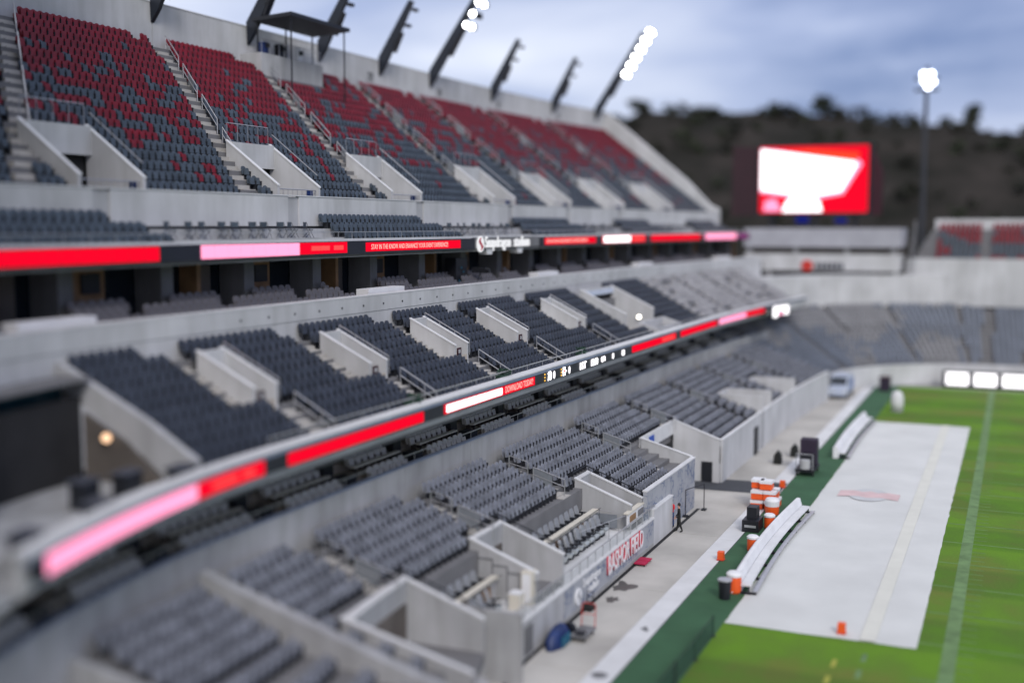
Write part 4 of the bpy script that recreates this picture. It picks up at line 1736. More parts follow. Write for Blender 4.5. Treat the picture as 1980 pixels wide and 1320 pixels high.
mb = MB(bowl)
mb.box(42.5, 64.6, 18.85, 18.90, 2.28, 2.33, STEEL)
mb.build('top_rail', deck)
mb = MB(bowl)
mb.box(42.6, 64.5, 18.868, 18.874, 1.74, 2.24, BALGL)
mb.build('rail_glass', deck)
text('BASHOR FIELD', 1.42, REDL, 'lettering_shadow', deck, (55.38, 18.70, .66), sx=.66, ext=.03, bw=bowl, off=.0)
text('BASHOR FIELD', 1.42, WHITE, 'lettering', deck, (55.46, 18.655, .64), sx=.66, ext=.02, bw=bowl, off=.008)
text('Snapdragon', .62, WHITE, 'small_lettering', deck, (51.8, 18.70, 1.05), sx=.90, ext=.012, bw=bowl, off=.006)
text('stadium', .58, WHITE, 'small_lettering', deck, (52.5, 18.70, .56), sx=.90, ext=.012, bw=bowl, off=.006)
emblem(deck, (51.15, 18.68, .82), .42, WHITE, LOGK, bowl)

# loungers of the field suites
arm = thing('armchair', 'padded grey armchair with dark armrests in the field suites', 'armchair', (0, 0, 0), 'padded armchairs of the field suites')
SG = mat('padded_grey_vinyl', (0.27, 0.28, 0.30), 0.5, 0.08, 4)
SGD = mat('padded_light_vinyl', (0.36, 0.385, 0.40), 0.5, 0.08, 4)
mb = MB()
mb.prism_x([(-.30, .30), (-.34, .42), (-.26, .50), (.16, .45), (.16, .30)], -.27, .27, SGD)
mb.build('seat', arm)
mb = MB()
n = 6
prof = [(-.27, .42), (.27, .42), (.29, .80), (.25, 1.02), (.13, 1.14), (-.13, 1.14), (-.25, 1.02), (-.29, .80)]
v = [(x, .10 + (z - .42) * .28, z) for x, z in prof] + [(x, .24 + (z - .42) * .26, z) for x, z in prof]
mb.add(v, [tuple(range(8)), tuple(range(8, 16))[::-1]] + [(i, 8 + i, 8 + (i + 1) % 8, (i + 1) % 8) for i in range(8)], SG)
mb.build('backrest', arm)
for sx in (-1, 1):
    mb = MB()
    mb.box(sx * .33 - .045, sx * .33 + .045, -.30, .16, .60, .67, BLACK)
    mb.box(sx * .33 - .03, sx * .33 + .03, -.05, .05, .0, .60, BLACK)
    mb.build('armrest', arm)
mb = MB()
mb.box(-.25, .25, -.12, .14, 0, .30, SEATGD)
mb.build('base', arm)
row_front = [51.5 + .78 * i for i in range(11)] + [43.4, 44.2, 45.0]
row_back = [51.6 + .76 * i for i in range(12)] + [42.6, 43.4, 44.2, 45.0, 45.8, 46.5]
k2 = 0
for x in row_front:
    ang = .0 if x > 56 else random.uniform(-.5, .5)
    loc = (x, 20.35 + bowl(x, 20.5), 1.58)
    lab = 'padded grey armchair in front of the long pale counter of a field suite'
    if k2 == 0:
        arm.location, arm.rotation_euler = loc, (0, 0, ang)
        arm['label'] = lab
    else:
        copy_tree(arm, loc, ang, lab)
    k2 += 1
for x in row_back:
    copy_tree(arm, (x, 21.85 + bowl(x, 20.5), 1.90), 0, 'padded grey armchair on the raised row behind the long pale counter')
for (a, b, lab) in ((51.2, 60.4, 'long cream counter with dark recesses in the field suite above the lettering'), (42.4, 46.8, 'short cream counter in the field suite left of the lettering')):
    t = thing('suite_counter', lab, 'counter', ((a + b) / 2, 21, 1.58), 'counters of the field suites')
    mb = MB(bowl)
    mb.box(a, b, 20.86, 21.26, 2.72, 2.80, CREAM)
    mb.build('countertop', t)
    mb = MB(bowl)
    mb.box(a + .05, b - .05, 21.06, 21.14, 1.58, 2.72, CON)
    x = a + .5
    while x < b - .8:
        mb.box(x, x + .9, 21.02, 21.06, 1.95, 2.5, WOOD if int(x) % 3 == 0 else COND)
        x += 1.15
    mb.build('front', t)
    mb = MB(bowl)
    mb.box(a, b, 21.26, 22.15, 1.581, 1.90, CON)
    mb.build('platform', t)
    mb = MB(bowl)
    mb.path([(a, 20.80, 2.86), (b, 20.80, 2.86)], .018, BLACK, 5)
    x = a
    while x <= b:
        mb.tube((x, 20.80, 1.6), (x, 20.80, 2.86), .014, BLACK, 4)
        x += 1.5
    mb.build('railing', t)
t = thing('drink_ledge', 'cream drink ledge on a low frame by the right end of the deck rail', 'ledge', (61.8, 19.4, 1.58))
mb = MB(bowl)
mb.box(60.4, 63.6, 19.15, 19.45, 2.62, 2.70, CREAM)
mb.build('ledge_top', t)
mb = MB(bowl)
mb.box(60.5, 63.5, 19.22, 19.30, 1.9, 2.62, WHITE)
mb.box(60.8, 61.9, 19.19, 19.22, 2.1, 2.45, WOOD)
mb.box(62.3, 63.3, 19.19, 19.22, 2.1, 2.45, COND)
mb.build('ledge_frame', t)
t = thing('deck_railing', 'thin steel railing standing across the deck before the armchairs', 'railing', (58.5, 19.6, 1.58))
mb = MB(bowl)
rail(mb, [(60.4, 19.3, 1.58), (58.8, 19.75, 1.58), (57.4, 20.1, 1.58), (56.2, 20.45, 1.58)], 1.0, STEEL, .02, False)
mb.build('rail', t)
t = thing('perforated_gate', 'small perforated grey gate beside the vomitory box right of the armchairs', 'gate', (60.6, 20.6, 1.58))
mb = MB(bowl)
mb.box(60.62, 60.66, 19.9, 21.2, 1.75, 2.5, MESHP)
mb.build('panel', t)
mb = MB(bowl)
mb.path([(60.64, 19.8, 1.6), (60.64, 19.8, 2.6), (60.64, 21.3, 2.75), (60.64, 21.3, 1.6)], .025, STEEL, 5)
mb.build('frame', t)
t = thing('white_cabinet', 'tall cream cabinet on the deck beside the middle vomitory box', 'cabinet', (47.9, 19.9, 1.58))
mb = MB(bowl)
mb.box(46.9, 47.5, 19.35, 19.9, 1.58, 3.1, CREAM)
mb.build('body', t)
mb = MB(bowl)
mb.box(46.88, 46.9, 19.42, 19.83, 1.7, 3.0, WHITE)
mb.build('door', t)
t = thing('low_cabinet', 'low cream cabinet on the deck left of the tall cream cabinet', 'cabinet', (46.3, 19.9, 1.58))
mb = MB(bowl)
mb.box(46.0, 46.6, 19.6, 20.1, 1.58, 2.3, CREAM)
mb.build('body', t)
mb = MB(bowl)
mb.box(45.98, 46.62, 19.58, 20.12, 2.3, 2.34, WHITE)
mb.build('lid', t)


# ------------------------------------------------------------------ people on the walkway
def person(label, loc, rz, shirt, trousers, shoes, arms_up, stride):
    P = {'pelvis': (0, 0, .95, .15), 'waist': (0, 0, 1.12, .135), 'chest': (0, -.01, 1.34, .165), 'neck': (0, -.01, 1.50, .06),
         'head': (0, -.03, 1.63, .095), 'crown': (0, -.02, 1.72, .085),
         'hl': (-.10, 0, .90, .105), 'kl': (-.11, -.05 * stride, .50, .075), 'al': (-.11, .03 - .18 * stride, .09, .05), 'tl': (-.12, -.16 - .18 * stride, .05, .04),
         'hr': (.10, 0, .90, .105), 'kr': (.11, .02 + .05 * stride, .50, .075), 'ar': (.11, .05 + .20 * stride, .09, .05), 'tr': (.12, -.12 + .20 * stride, .05, .04),
         'sl': (-.19, 0, 1.42, .07), 'el': (-.25, .02, 1.14, .05), 'wl': (-.24, -.16, .92, .038), 'gl': (-.23, -.24, .85, .03),
         'sr': (.19, 0, 1.42, .07), 'er': (.26, .02, 1.14, .05), 'wr': (.24, -.18, .94, .038), 'gr': (.22, -.26, .88, .03)}
    if arms_up:
        P['el'] = (-.26, -.10, 1.20, .05)
        P['wl'] = (-.14, -.30, 1.28, .038)
        P['gl'] = (-.08, -.36, 1.32, .03)
        P['er'] = (.27, -.08, 1.20, .05)
        P['wr'] = (.14, -.30, 1.26, .038)
        P['gr'] = (.08, -.37, 1.29, .03)
    E_ = [('pelvis', 'waist'), ('waist', 'chest'), ('chest', 'neck'), ('neck', 'head'), ('head', 'crown'), ('pelvis', 'hl'), ('hl', 'kl'), ('kl', 'al'), ('al', 'tl'),
          ('pelvis', 'hr'), ('hr', 'kr'), ('kr', 'ar'), ('ar', 'tr'), ('chest', 'sl'), ('sl', 'el'), ('el', 'wl'), ('wl', 'gl'), ('chest', 'sr'), ('sr', 'er'), ('er', 'wr'), ('wr', 'gr')]
    names = list(P)
    me = bpy.data.meshes.new('body_skeleton')
    me.from_pydata([P[n_][:3] for n_ in names], [(names.index(a), names.index(b)) for a, b in E_], [])
    o = bpy.data.objects.new('body_tmp', me)
    col.objects.link(o)
    o.modifiers.new('skin', 'SKIN')
    if not me.skin_vertices:
        raise RuntimeError('no skin layer')
    for i, n_ in enumerate(names):
        r_ = P[n_][3]
        me.skin_vertices[0].data[i].radius = (r_, r_ * .85)
        me.skin_vertices[0].data[i].use_root = (n_ == 'pelvis')
    s_ = o.modifiers.new('sub', 'SUBSURF')
    s_.levels = s_.render_levels = 2
    dg = bpy.context.evaluated_depsgraph_get()
    m2 = bpy.data.meshes.new_from_object(o.evaluated_get(dg))
    bpy.data.objects.remove(o)
    m2.materials.clear()
    for M in (SKIN, shirt, trousers, shoes):
        m2.materials.append(M)
    for p in m2.polygons:
        c = p.center
        k_ = 1
        hand = c.y < -.17 and .80 < c.z < .95 or (arms_up and c.y < -.27 and c.z > 1.1)
        if c.z > 1.49 or hand:
            k_ = 0
        elif c.z < .11:
            k_ = 3
        elif c.z < 1.00 and abs(c.x) < .21:
            k_ = 2
        p.material_index = k_
        p.use_smooth = True
    m2.name = 'body'
    t = thing('person', label, 'person', loc)
    b = bpy.data.objects.new('body', m2)
    col.objects.link(b)
    b.parent = t
    mb = MB()
    prof = [(.088, 1.63), (.102, 1.68), (.09, 1.76), (.05, 1.80), (.01, 1.81)]
    mb.lathe((0, .005, 0), prof, HAIR, 12)
    h_ = mb.build('hair', None, smooth=True)
    h_.parent = t
    for sx in (-.035, .035):
        mb = MB()
        mb.lathe((sx, -.118, 1.655), [(.002, -.012), (.012, 0), (.002, .012)], BLACK, 6)
        e_ = mb.build('eye', None)
        e_.parent = t
    mb = MB()
    mb.add([(-.012, -.115, 1.61), (.012, -.115, 1.61), (0, -.145, 1.615), (0, -.118, 1.65)], [(0, 1, 2), (0, 2, 3), (2, 1, 3), (1, 0, 3)], SKIN)
    n_ = mb.build('nose', None)
    n_.parent = t
    # hands: palm plus five fingers each
    for g, sgn in (('gl', -1), ('gr', 1)):
        mb = MB()
        gx, gy, gz, _ = P[g]
        dv = (Vector(P[g][:3]) - Vector(P['w' + g[1]][:3])).normalized()
        sd_ = Vector((1, 0, 0))
        for q, (dx, ln) in enumerate(((-.03, .055), (-.01, .07), (.01, .072), (.03, .062))):
            a = Vector((gx, gy, gz)) + sd_ * dx
            b2 = a + dv * ln * .6 + Vector((0, 0, -.012))
            mb.tube(a, b2, .009, SKIN, 5)
            mb.tube(b2, b2 + dv * ln * .4 + Vector((0, 0, -.02)), .008, SKIN, 5)
        a = Vector((gx, gy, gz)) - dv * .04 + sd_ * (-sgn * .035)
        mb.tube(a, a + dv * .04 + sd_ * (-sgn * .03), .010, SKIN, 5)
        mb.build('fingers', None).parent = t
    t.rotation_euler = (0, 0, rz)
    return t


person('person in black jacket and dark trousers striding past the end of the lettered wall', (67.6, 18.25, 0), R(200), CLOTHK, CLOTHK, CLOTHK, False, .8)
person('person in red shirt and blue jeans partly hidden by the end of the lettered wall', (68.5, 18.98, 0), R(250), SHIRT, JEAN, RUBBER, True, .2)

# ------------------------------------------------------------------ small things on the walkway
t = thing('platform_trolley', 'grey platform trolley with a thin red push handle on the walkway', 'trolley', (48.2, 17.4, 0))
mb = MB()
mb.box(47.4, 48.9, 17.0, 17.75, .20, .30, COND)
mb.box(47.5, 47.9, 17.15, 17.5, .30, .42, BLACK)
mb.build('bed', t)
for x in (47.6, 48.7):
    for y in (17.1, 17.65):
        mb = MB()
        mb.tube((x, y - .03, .10), (x, y + .03, .10), .10, RUBBER, 12)
        mb.build('wheel', t)
mb = MB()
mb.path([(48.85, 17.05, .30), (48.95, 17.05, 1.25), (48.97, 17.12, 1.34), (48.97, 17.63, 1.34), (48.95, 17.70, 1.25), (48.85, 17.70, .30)], .022, REDM, 6)
mb.path([(48.9, 17.05, .85), (48.9, 17.70, .85)], .018, REDM, 6)
mb.build('handle', t)
t = thing('covered_heap', 'blue and teal covered heap of equipment lying against the wall beside the trolley', 'cover', (46.9, 18.2, 0))
mb = MB()
rr = random.Random(3)
v, f = [], []
nu, nv = 16, 8
for j in range(nv + 1):
    th = j / nv * math.pi / 2
    for i in range(nu):
        a = 2 * math.pi * i / nu
        k_ = 1 + .16 * noise.noise(Vector((math.cos(a) * 2, math.sin(a) * 2, j * .6)))
        v.append((46.95 + 1.15 * math.cos(a) * math.cos(th) * k_, 18.12 + .42 * math.sin(a) * math.cos(th) * k_, .02 + .85 * math.sin(th) * k_))
for j in range(nv):
    for i in range(nu):
        f.append((j * nu + i, j * nu + (i + 1) % nu, (j + 1) * nu + (i + 1) % nu, (j + 1) * nu + i))
mb.add(v, f, NAVY)
mb.build('cover', t, smooth=True)
mb = MB()
mb.box(46.4, 47.3, 17.66, 17.73, .05, .50, TEAL)
mb.build('teal_flap', t)
mb = MB()
mb.tube((47.9, 18.0, .35), (48.12, 17.95, .35), .33, BLACK, 14)
mb.build('dark_end', t)
t = thing('flat_dolly', 'crimson flat dolly of two boards lying at the foot of the lettered wall', 'dolly', (60.2, 18.3, 0))
for (a, b) in ((59.7, 60.3), (60.42, 61.0)):
    mb = MB()
    mb.box(a, b, 17.95, 18.62, .12, .17, REDC)
    mb.build('board', t)
mb = MB()
mb.box(60.28, 60.44, 17.98, 18.6, .08, .12, TAN)
mb.build('crosspiece', t)
for x in (59.8, 60.9):
    for y in (18.05, 18.5):
        mb = MB()
        mb.tube((x, y - .02, .05), (x, y + .02, .05), .05, RUBBER, 8)
        mb.build('wheel', t)
t = thing('hand_truck', 'black hand truck leaning against the mural below the small lettering', 'hand truck', (52.1, 18.4, 0))
mb = MB()
for y in (18.25, 18.55):
    mb.path([(51.9, y, .12), (52.08, y, .85)], .022, BLACK, 6)
for z in (.35, .6, .84):
    mb.tube((51.9 + z * .22, 18.25, z), (51.9 + z * .22, 18.55, z), .02, BLACK, 5)
mb.build('frame', t)
mb = MB()
mb.box(51.55, 51.92, 18.18, 18.62, .02, .06, BLACK)
mb.box(51.6, 51.85, 18.22, 18.58, .06, .35, RUBBER)
mb.build('toe_plate', t)
for y in (18.18, 18.62):
    mb = MB()
    mb.tube((51.98, y - .03, .13), (51.98, y + .03, .13), .13, RUBBER, 12)
    mb.build('wheel', t)
t = thing('gate_frame', 'thin dark upright frame standing by the mural wall behind the two people', 'frame', (72.6, 18.9, 0))
mb = MB()
mb.path([(71.4, 18.85, 0), (71.4, 18.85, 1.75), (73.6, 18.2, 1.75), (73.6, 18.2, 0)], .03, BLACK, 6)
mb.build('frame', t)
for (x, y) in ((71.4, 18.85), (73.6, 18.2)):
    mb = MB()
    mb.box(x - .2, x + .2, y - .15, y + .15, 0, .10, BLACK)
    mb.build('foot', t)
t = thing('manhole_cover', 'round grey manhole cover in the pale kerb strip at the bottom edge', 'manhole', (44.2, 15.2, 0))
mb = MB()
mb.tube((44.2, 15.2, .005), (44.2, 15.2, .012), .32, COND, 18)
mb.build('lid', t)
mb = MB()
mb.tube((44.2, 15.2, .004), (44.2, 15.2, .0085), .40, CON, 18)
mb.build('ring', t)

# fence posts with netting along the turf
for i, (x, y) in enumerate(((44.5, 12.08), (47.4, 12.0), (50.6, 12.0))):
    t = thing('net_post', ('dark post with a fallen-back brace at the bottom edge of the turf', 'middle dark green post of the low net along the turf', 'dark green post nearest the white tarp corner')[i], 'post', (x, y, 0), 'posts of the low net along the turf')
    mb = MB()
    mb.tube((x, y, 0), (x, y, 1.0), .045, GREENP if i else BLACK, 6)
    mb.build('post', t)
    mb = MB()
    mb.box(x - .12, x + .12, y - .12, y + .12, .013, .04, BLACK)
    mb.build('base_plate', t)
t = thing('low_net', 'thin dark green net hanging between low posts beside the grass', 'net', (46, 12.04, 0))
mb = MB()
net_m = glass('net_mesh', (0.02, 0.07, 0.045), .9, .35)
for (a, b) in (((42.0, 12.12), (44.45, 12.08)), ((44.55, 12.08), (47.35, 12.0)), ((47.45, 12.0), (50.55, 12.0))):
    mb.add([(a[0], a[1], .03), (b[0], b[1], .03), (b[0], b[1], .92), (a[0], a[1], .92), (a[0], a[1] + .01, .03), (b[0], b[1] + .01, .03), (b[0], b[1] + .01, .92), (a[0], a[1] + .01, .92)],
           [(0, 1, 2, 3), (7, 6, 5, 4), (0, 4, 5, 1), (1, 5, 6, 2), (2, 6, 7, 3), (3, 7, 4, 0)], net_m)
mb.build('netting', t)
mb = MB()
mb.path([(42.0, 12.12, .95), (44.5, 12.08, .95), (47.4, 12.0, .95), (50.6, 12.0, .95)], .015, BLACK, 4)
mb.build('top_cord', t)

# ------------------------------------------------------------------ white tarp over the team area
t = thing('field_tarp', 'large white tarp with a pale yellow stripe covering the team area of the grass', 'tarp', (83, 7.7, 0))
mb = MB()
xs = np.linspace(52.6, 114.3, 80)
ys = np.linspace(3.4, 11.95, 14)
for y in ys:
    for x in xs:
        e_ = min(x - 52.6, 114.3 - x, y - 3.4, 11.95 - y)
        wob = .028 * noise.noise(Vector((x * .5, y * .8, 2))) + .010 * noise.noise(Vector((x * 1.7, y * 1.9, 5)))
        jx_ = .06 * noise.noise(Vector((x * .9, y * .9, 7))) if e_ < .01 else 0
        mb.v.append((x + jx_, y + jx_, .03 + wob if e_ > .01 else .008))
k_ = mb.mid(TARP)
for j in range(13):
    for i in range(79):
        a = j * 80 + i
        mb.f.append([a, a + 1, a + 81, a + 80])
        mb.mi.append(k_)
mb.build('sheet', t, smooth=True)
mb = MB()
mb.box(52.65, 114.2, 5.15, 5.85, .055, .063, YELP, step=4)
mb.build('yellow_stripe', t)
mb = MB()
pts = [(82.1 + 1.9 * math.cos(a), 8.75 + 1.35 * math.sin(a)) for a in np.linspace(0, 2 * math.pi, 28, endpoint=False)]
mb.prism_z(pts, .064, .067, mat('faint_grey_print', (0.49, 0.50, 0.51), .8, .08, 1))
e_ = mb.build('printed_emblem', t)
mb = MB()
mb.prism_z([(81.0, 6.75), (82.9, 6.75), (83.2, 7.6), (82.9, 8.3), (83.3, 8.75), (82.9, 9.2), (83.2, 9.9), (82.9, 10.75), (81.0, 10.75), (81.5, 9.6), (81.2, 8.75), (81.5, 7.9)], .068, .071, LOGR)
mb.build('red_print', e_)


# ------------------------------------------------------------------ sideline kit
def bench(label, x0, x1, y, bulge):
    t = thing('team_bench', label, 'bench', ((x0 + x1) / 2, y, 0), 'long white team benches on the sideline')
    n = 14
    P_ = []
    for i in range(n + 1):
        s_ = i / n
        P_.append((x0 + (x1 - x0) * s_, y + bulge * math.sin(math.pi * s_)))

    def strip(prof, M, name):
        mb = MB()
        k_ = len(prof)
        v, f = [], []
        for (x, yy) in P_:
            v += [(x, yy + a, z) for a, z in prof]
        f = [tuple(range(k_))[::-1], tuple(range(k_ * n, k_ * n + k_))]
        for i in range(n):
            for j in range(k_):
                f.append((k_ * i + j, k_ * i + (j + 1) % k_, k_ * (i + 1) + (j + 1) % k_, k_ * (i + 1) + j))
        mb.add(v, f, M)
        return mb.build(name, t)
    strip([(.10, .02), (.55, .02), (.55, .85), (.42, .98), (.22, .98), (.10, .55)], WHITE, 'backrest')
    strip([(-.42, .42), (.08, .42), (.08, .50), (-.38, .50)], CAP, 'seat')
    strip([(-.75, .16), (-.52, .16), (-.52, .22), (-.75, .22)], STEEL, 'foot_rail')
    for i in range(0, n + 1, 2):
        mb = MB()
        x, yy = P_[i]
        mb.box(x - .04, x + .04, yy - .70, yy + .1, .02, .15, BLACK)
        mb.box(x - .04, x + .04, yy - .35, yy - .27, .15, .42, BLACK)
        mb.build('leg', t)
    return t


bench('long white team bench curving past the near end of the tarp', 57.2, 75.4, 12.1, .28)
bench('blurred white team bench at the far end of the tarp', 94.5, 113.5, 12.4, .2)


def cooler(label, x, y, z=0.0, s=1.0, lid=WHITE):
    t = thing('drink_cooler', label, 'cooler', (x, y, z), 'orange drink coolers on the sideline')
    mb = MB()
    mb.lathe((x, y, z), [(.22 * s, .02), (.25 * s, .10), (.25 * s, .50 * s), (.24 * s, .58 * s)], ORANGE, 16)
    mb.build('body', t, smooth=False)
    mb = MB()
    mb.lathe((x, y, z), [(.27 * s, .581 * s), (.27 * s, .66 * s), (.20 * s, .72 * s), (.02, .73 * s)], lid, 16)
    mb.build('lid', t)
    mb = MB()
    mb.tube((x - .30 * s, y, z + .12), (x - .24 * s, y, z + .12), .03, WHITE, 6)
    mb.build('tap', t)


cooler('orange drink cooler with a white lid beside the black bin at the near bench end', 57.3, 12.55, 0, 1.5)
cooler('orange drink cooler behind the near third of the long bench', 65.2, 13.25, 0, 1.3)
cooler('orange drink cooler behind the middle of the long bench', 70.6, 13.35, 0, 1.3)
t = thing('litter_bin', 'round black bin with a silver rim at the near end of the long bench', 'bin', (56.1, 12.75, 0))
mb = MB()
mb.lathe((56.1, 12.75, 0), [(.27, .02), (.33, .95)], BLACK, 18)
mb.build('body', t)
mb = MB()
mb.lathe((56.1, 12.75, 0), [(.36, .951), (.36, 1.02), (.30, 1.03)], STEEL, 18)
mb.build('rim', t)
for i, (x, y, lab) in enumerate(((62.7, 14.5, 'orange pylon at the edge of the turf and the pale kerb'), (53.3, 6.7, 'blurred orange pylon on the near edge of the white tarp'), (82.3, 14.7, 'orange pylon on the dark mat in front of the tunnel'))):
    t = thing('pylon', lab, 'pylon', (x, y, 0), 'orange pylons')
    mb = MB()
    mb.box(x - .17, x + .17, y - .17, y + .17, .075, .50, ORANGE)
    mb.build('body', t)
    mb = MB()
    mb.box(x - .2, x + .2, y - .2, y + .2, .03, .075, REDM)
    mb.build('base', t)
pos = [(75.6, 14.2, 0), (75.6, 15.1, 0), (76.6, 14.2, 0), (76.6, 15.1, 0), (75.7, 14.3, .62), (75.7, 15.1, .62), (76.5, 14.3, .62), (76.4, 15.1, .62), (76.0, 14.6, 1.24), (76.3, 15.2, 1.24)]
desc = ['lower near on the field side', 'lower near on the wall side', 'lower far on the field side', 'lower far on the wall side', 'second layer near on the field side', 'second layer near on the wall side', 'second layer far on the field side', 'second layer far on the wall side', 'top on the field side', 'top on the wall side']
for (x, y, z), d_ in zip(pos, desc):
    t = thing('sports_crate', 'orange crate with white lid, ' + d_ + ' of the stack', 'crate', (x, y, z), 'stack of orange crates on the sideline')
    mb = MB()
    mb.box(x - .42, x + .42, y - .38, y + .38, z + .02, z + .40, ORANGE)
    mb.build('body', t)
    mb = MB()
    mb.box(x - .45, x + .45, y - .41, y + .41, z + .41, z + .58, WHITE)
    mb.build('lid', t)
t = thing('drink_barrel', 'white and orange round barrel in front of the crate stack', 'barrel', (74.4, 14.0, 0))
mb = MB()
mb.lathe((74.3, 13.9, 0), [(.42, .02), (.45, .4), (.45, .55)], ORANGE, 16)
mb.build('body', t)
mb = MB()
mb.lathe((74.3, 13.9, 0), [(.46, .551), (.48, .9), (.38, 1.05), (.05, 1.08)], WHITE, 16)
mb.build('lid', t)
t = thing('equipment_case', 'black equipment case with a smaller black case on top, on the turf', 'case', (69.9, 14.2, 0))
mb = MB()
mb.box(69.2, 70.7, 13.75, 14.75, .02, .72, BLACK)
mb.build('lower_case', t)
mb = MB()
mb.box(69.6, 70.5, 13.95, 14.55, .73, 1.45, BLACK)
mb.build('upper_case', t)
mb = MB()
mb.box(69.19, 69.2, 13.9, 14.6, .3, .45, STEEL)
mb.build('latch', t)
t = thing('equipment_cart', 'tall black cart loaded with sideline gear and a pale drum', 'cart', (88, 13.9, 0))
mb = MB()
mb.box(86.6, 89.4, 13.2, 14.6, .35, .55, BLACK)
mb.build('bed', t)
mb = MB()
mb.box(88.2, 89.3, 13.3, 14.5, .56, 2.5, PURP)
mb.box(87.4, 88.1, 13.4, 14.4, .56, 1.5, BLACK)
mb.box(88.4, 89.2, 13.25, 13.3, 1.6, 2.2, BLACK)
mb.build('load', t)
mb = MB()
mb.tube((86.9, 13.9, .56), (86.9, 13.9, 1.2), .38, LOGK, 14)
mb.build('drum', t)
mb = MB()
mb.path([(86.6, 13.3, .5), (86.5, 13.3, 1.7), (86.5, 14.5, 1.7), (86.6, 14.5, .5)], .03, STEEL, 5)
mb.build('handle', t)
for x in (86.9, 89.1):
    for y in (13.3, 14.5):
        mb = MB()
        mb.tube((x, y - .05, .18), (x, y + .05, .18), .17, RUBBER, 12)
        mb.build('wheel', t)
for i, (x, y, lab) in enumerate(((90.6, 16.6, 'dark gear bag standing on the apron left of the loaded cart'), (94.0, 15.9, 'dark gear bag on the apron just beyond the loaded cart'))):
    t = thing('gear_bag', lab, 'bag', (x, y, 0), 'dark gear bags on the apron')
    mb = MB()
    mb.prism_x([(y - .3, .01), (y + .3, .01), (y + .26, .7), (y + .1, .95), (y - .1, .95), (y - .26, .7)], x - .35, x + .35, CLOTHK)
    mb.build('body', t)
    mb = MB()
    mb.path([(x - .2, y, .93), (x - .1, y, 1.1), (x + .1, y, 1.1), (x + .2, y, .93)], .02, BLACK, 5)
    mb.build('handle', t)
t = thing('practice_dummy', 'white rounded padded dummy on the grass beyond the tarp', 'training dummy', (121.4, 10.5, 0))
mb = MB()
mb.lathe((121.4, 10.5, 0), [(.55, .2), (.62, .8), (.6, 1.5), (.4, 2.0), (.05, 2.1)], CAP, 16)
mb.build('pad', t, smooth=True)
mb = MB()
mb.lathe((121.4, 10.5, 0), [(.6, .01), (.6, .19), (.45, .2)], STEEL, 16)
mb.build('base', t)
t = thing('goal_pad', 'dark purple padded block at the far corner of the grass', 'pad', (136.3, 13.1, 0))
mb = MB()
mb.box(135.6, 137.0, 12.6, 13.7, .02, 1.5, PURP)
mb.build('block', t)
mb = MB()
mb.box(135.55, 137.05, 12.55, 13.75, 1.5, 1.6, MAROON)
mb.build('top_pad', t)

# vehicle parked at the far corner
t = thing('parked_van', 'pale van with a blue rear half parked in the far corner of the apron', 'van', (130, 17.2, 0))
mb = MB()
prof = [(127.2, .45), (132.8, .45), (132.8, 2.1), (132.4, 2.3), (128.9, 2.3), (128.0, 1.45), (127.2, 1.25)]
mb.prism_y(prof, 16.2, 18.1, VANW)
mb.build('body', t)
mb = MB()
mb.prism_y([(130.6, .7), (132.81, .7), (132.81, 1.9), (130.6, 1.9)], 16.17, 16.199, VANB)
mb.build('side_stripe', t)
mb = MB()
mb.prism_y([(128.35, 1.5), (129.9, 1.5), (129.9, 2.1), (128.95, 2.1)], 16.17, 16.199, DGLASS)
mb.build('side_window', t)
mb = MB()
mb.add([(128.02, 16.35, 1.5), (128.02, 17.95, 1.5), (128.82, 17.95, 2.24), (128.82, 16.35, 2.24), (127.97, 16.35, 1.52), (127.97, 17.95, 1.52), (128.77, 17.95, 2.26), (128.77, 16.35, 2.26)],
       [(0, 1, 2, 3), (7, 6, 5, 4), (0, 4, 5, 1), (1, 5, 6, 2), (2, 6, 7, 3), (3, 7, 4, 0)], DGLASS)
mb.build('windscreen', t)
for x in (128.3, 131.8):
    for y in (16.25, 18.05):
        mb = MB()
        mb.tube((x, y - .12, .36), (x, y + .12, .36), .36, RUBBER, 16)
        mb.build('wheel', t)
for y in (16.4, 17.7):
    mb = MB()
    mb.box(127.17, 127.2, y - .15, y + .15, .8, 1.0, CAP)
    mb.build('headlight', t)

# ================================================================== FAR END: corner stand, end stand, lounge block, video board
def arc_path():
    P_ = []
    for x in np.arange(118, 127.1, 1.5):
        P_.append((float(x), 19.3 + bowl(float(x))))
    x0, y0 = P_[-1]
    cx_, cy_, r_ = x0 + 1.5, y0 - 17.5, 17.5
    for a in np.linspace(85, 10, 15):
        P_.append((cx_ + r_ * math.cos(R(float(a))), cy_ + r_ * math.sin(R(float(a)))))
    xe = P_[-1][0]
    for y in (-4, -8, -14, -20, -30):
        P_.append((xe + .6, float(y)))
    return P_


AP = arc_path()


def offs(P_, d):
    Q = []
    for i, p in enumerate(P_):
        a = Vector(P_[max(0, i - 1)])
        b = Vector(P_[min(len(P_) - 1, i + 1)])
        t_ = (b - a).normalized()
        Q.append((p[0] - t_.y * d, p[1] + t_.x * d))
    return Q


end = thing('corner_stand', 'blurred far corner stand of concrete rows curving round behind the end of the grass', 'grandstand', (138, 12, 0))
mb = MB()
NR = 15
prev = None
A0, B0 = offs(AP, 0), offs(AP, .25)
k_ = mb.mid(CONL)


def ribbon_faces(A_, za, B_, zb, M):
    o_ = len(mb.v)
    n_ = len(A_)
    mb.v.extend([(x, y, za) for x, y in A_])
    mb.v.extend([(x, y, zb) for x, y in B_])
    kk = mb.mid(M)
    for i in range(n_ - 1):
        mb.f.append([o_ + i, o_ + i + 1, o_ + n_ + i + 1, o_ + n_ + i])
        mb.mi.append(kk)


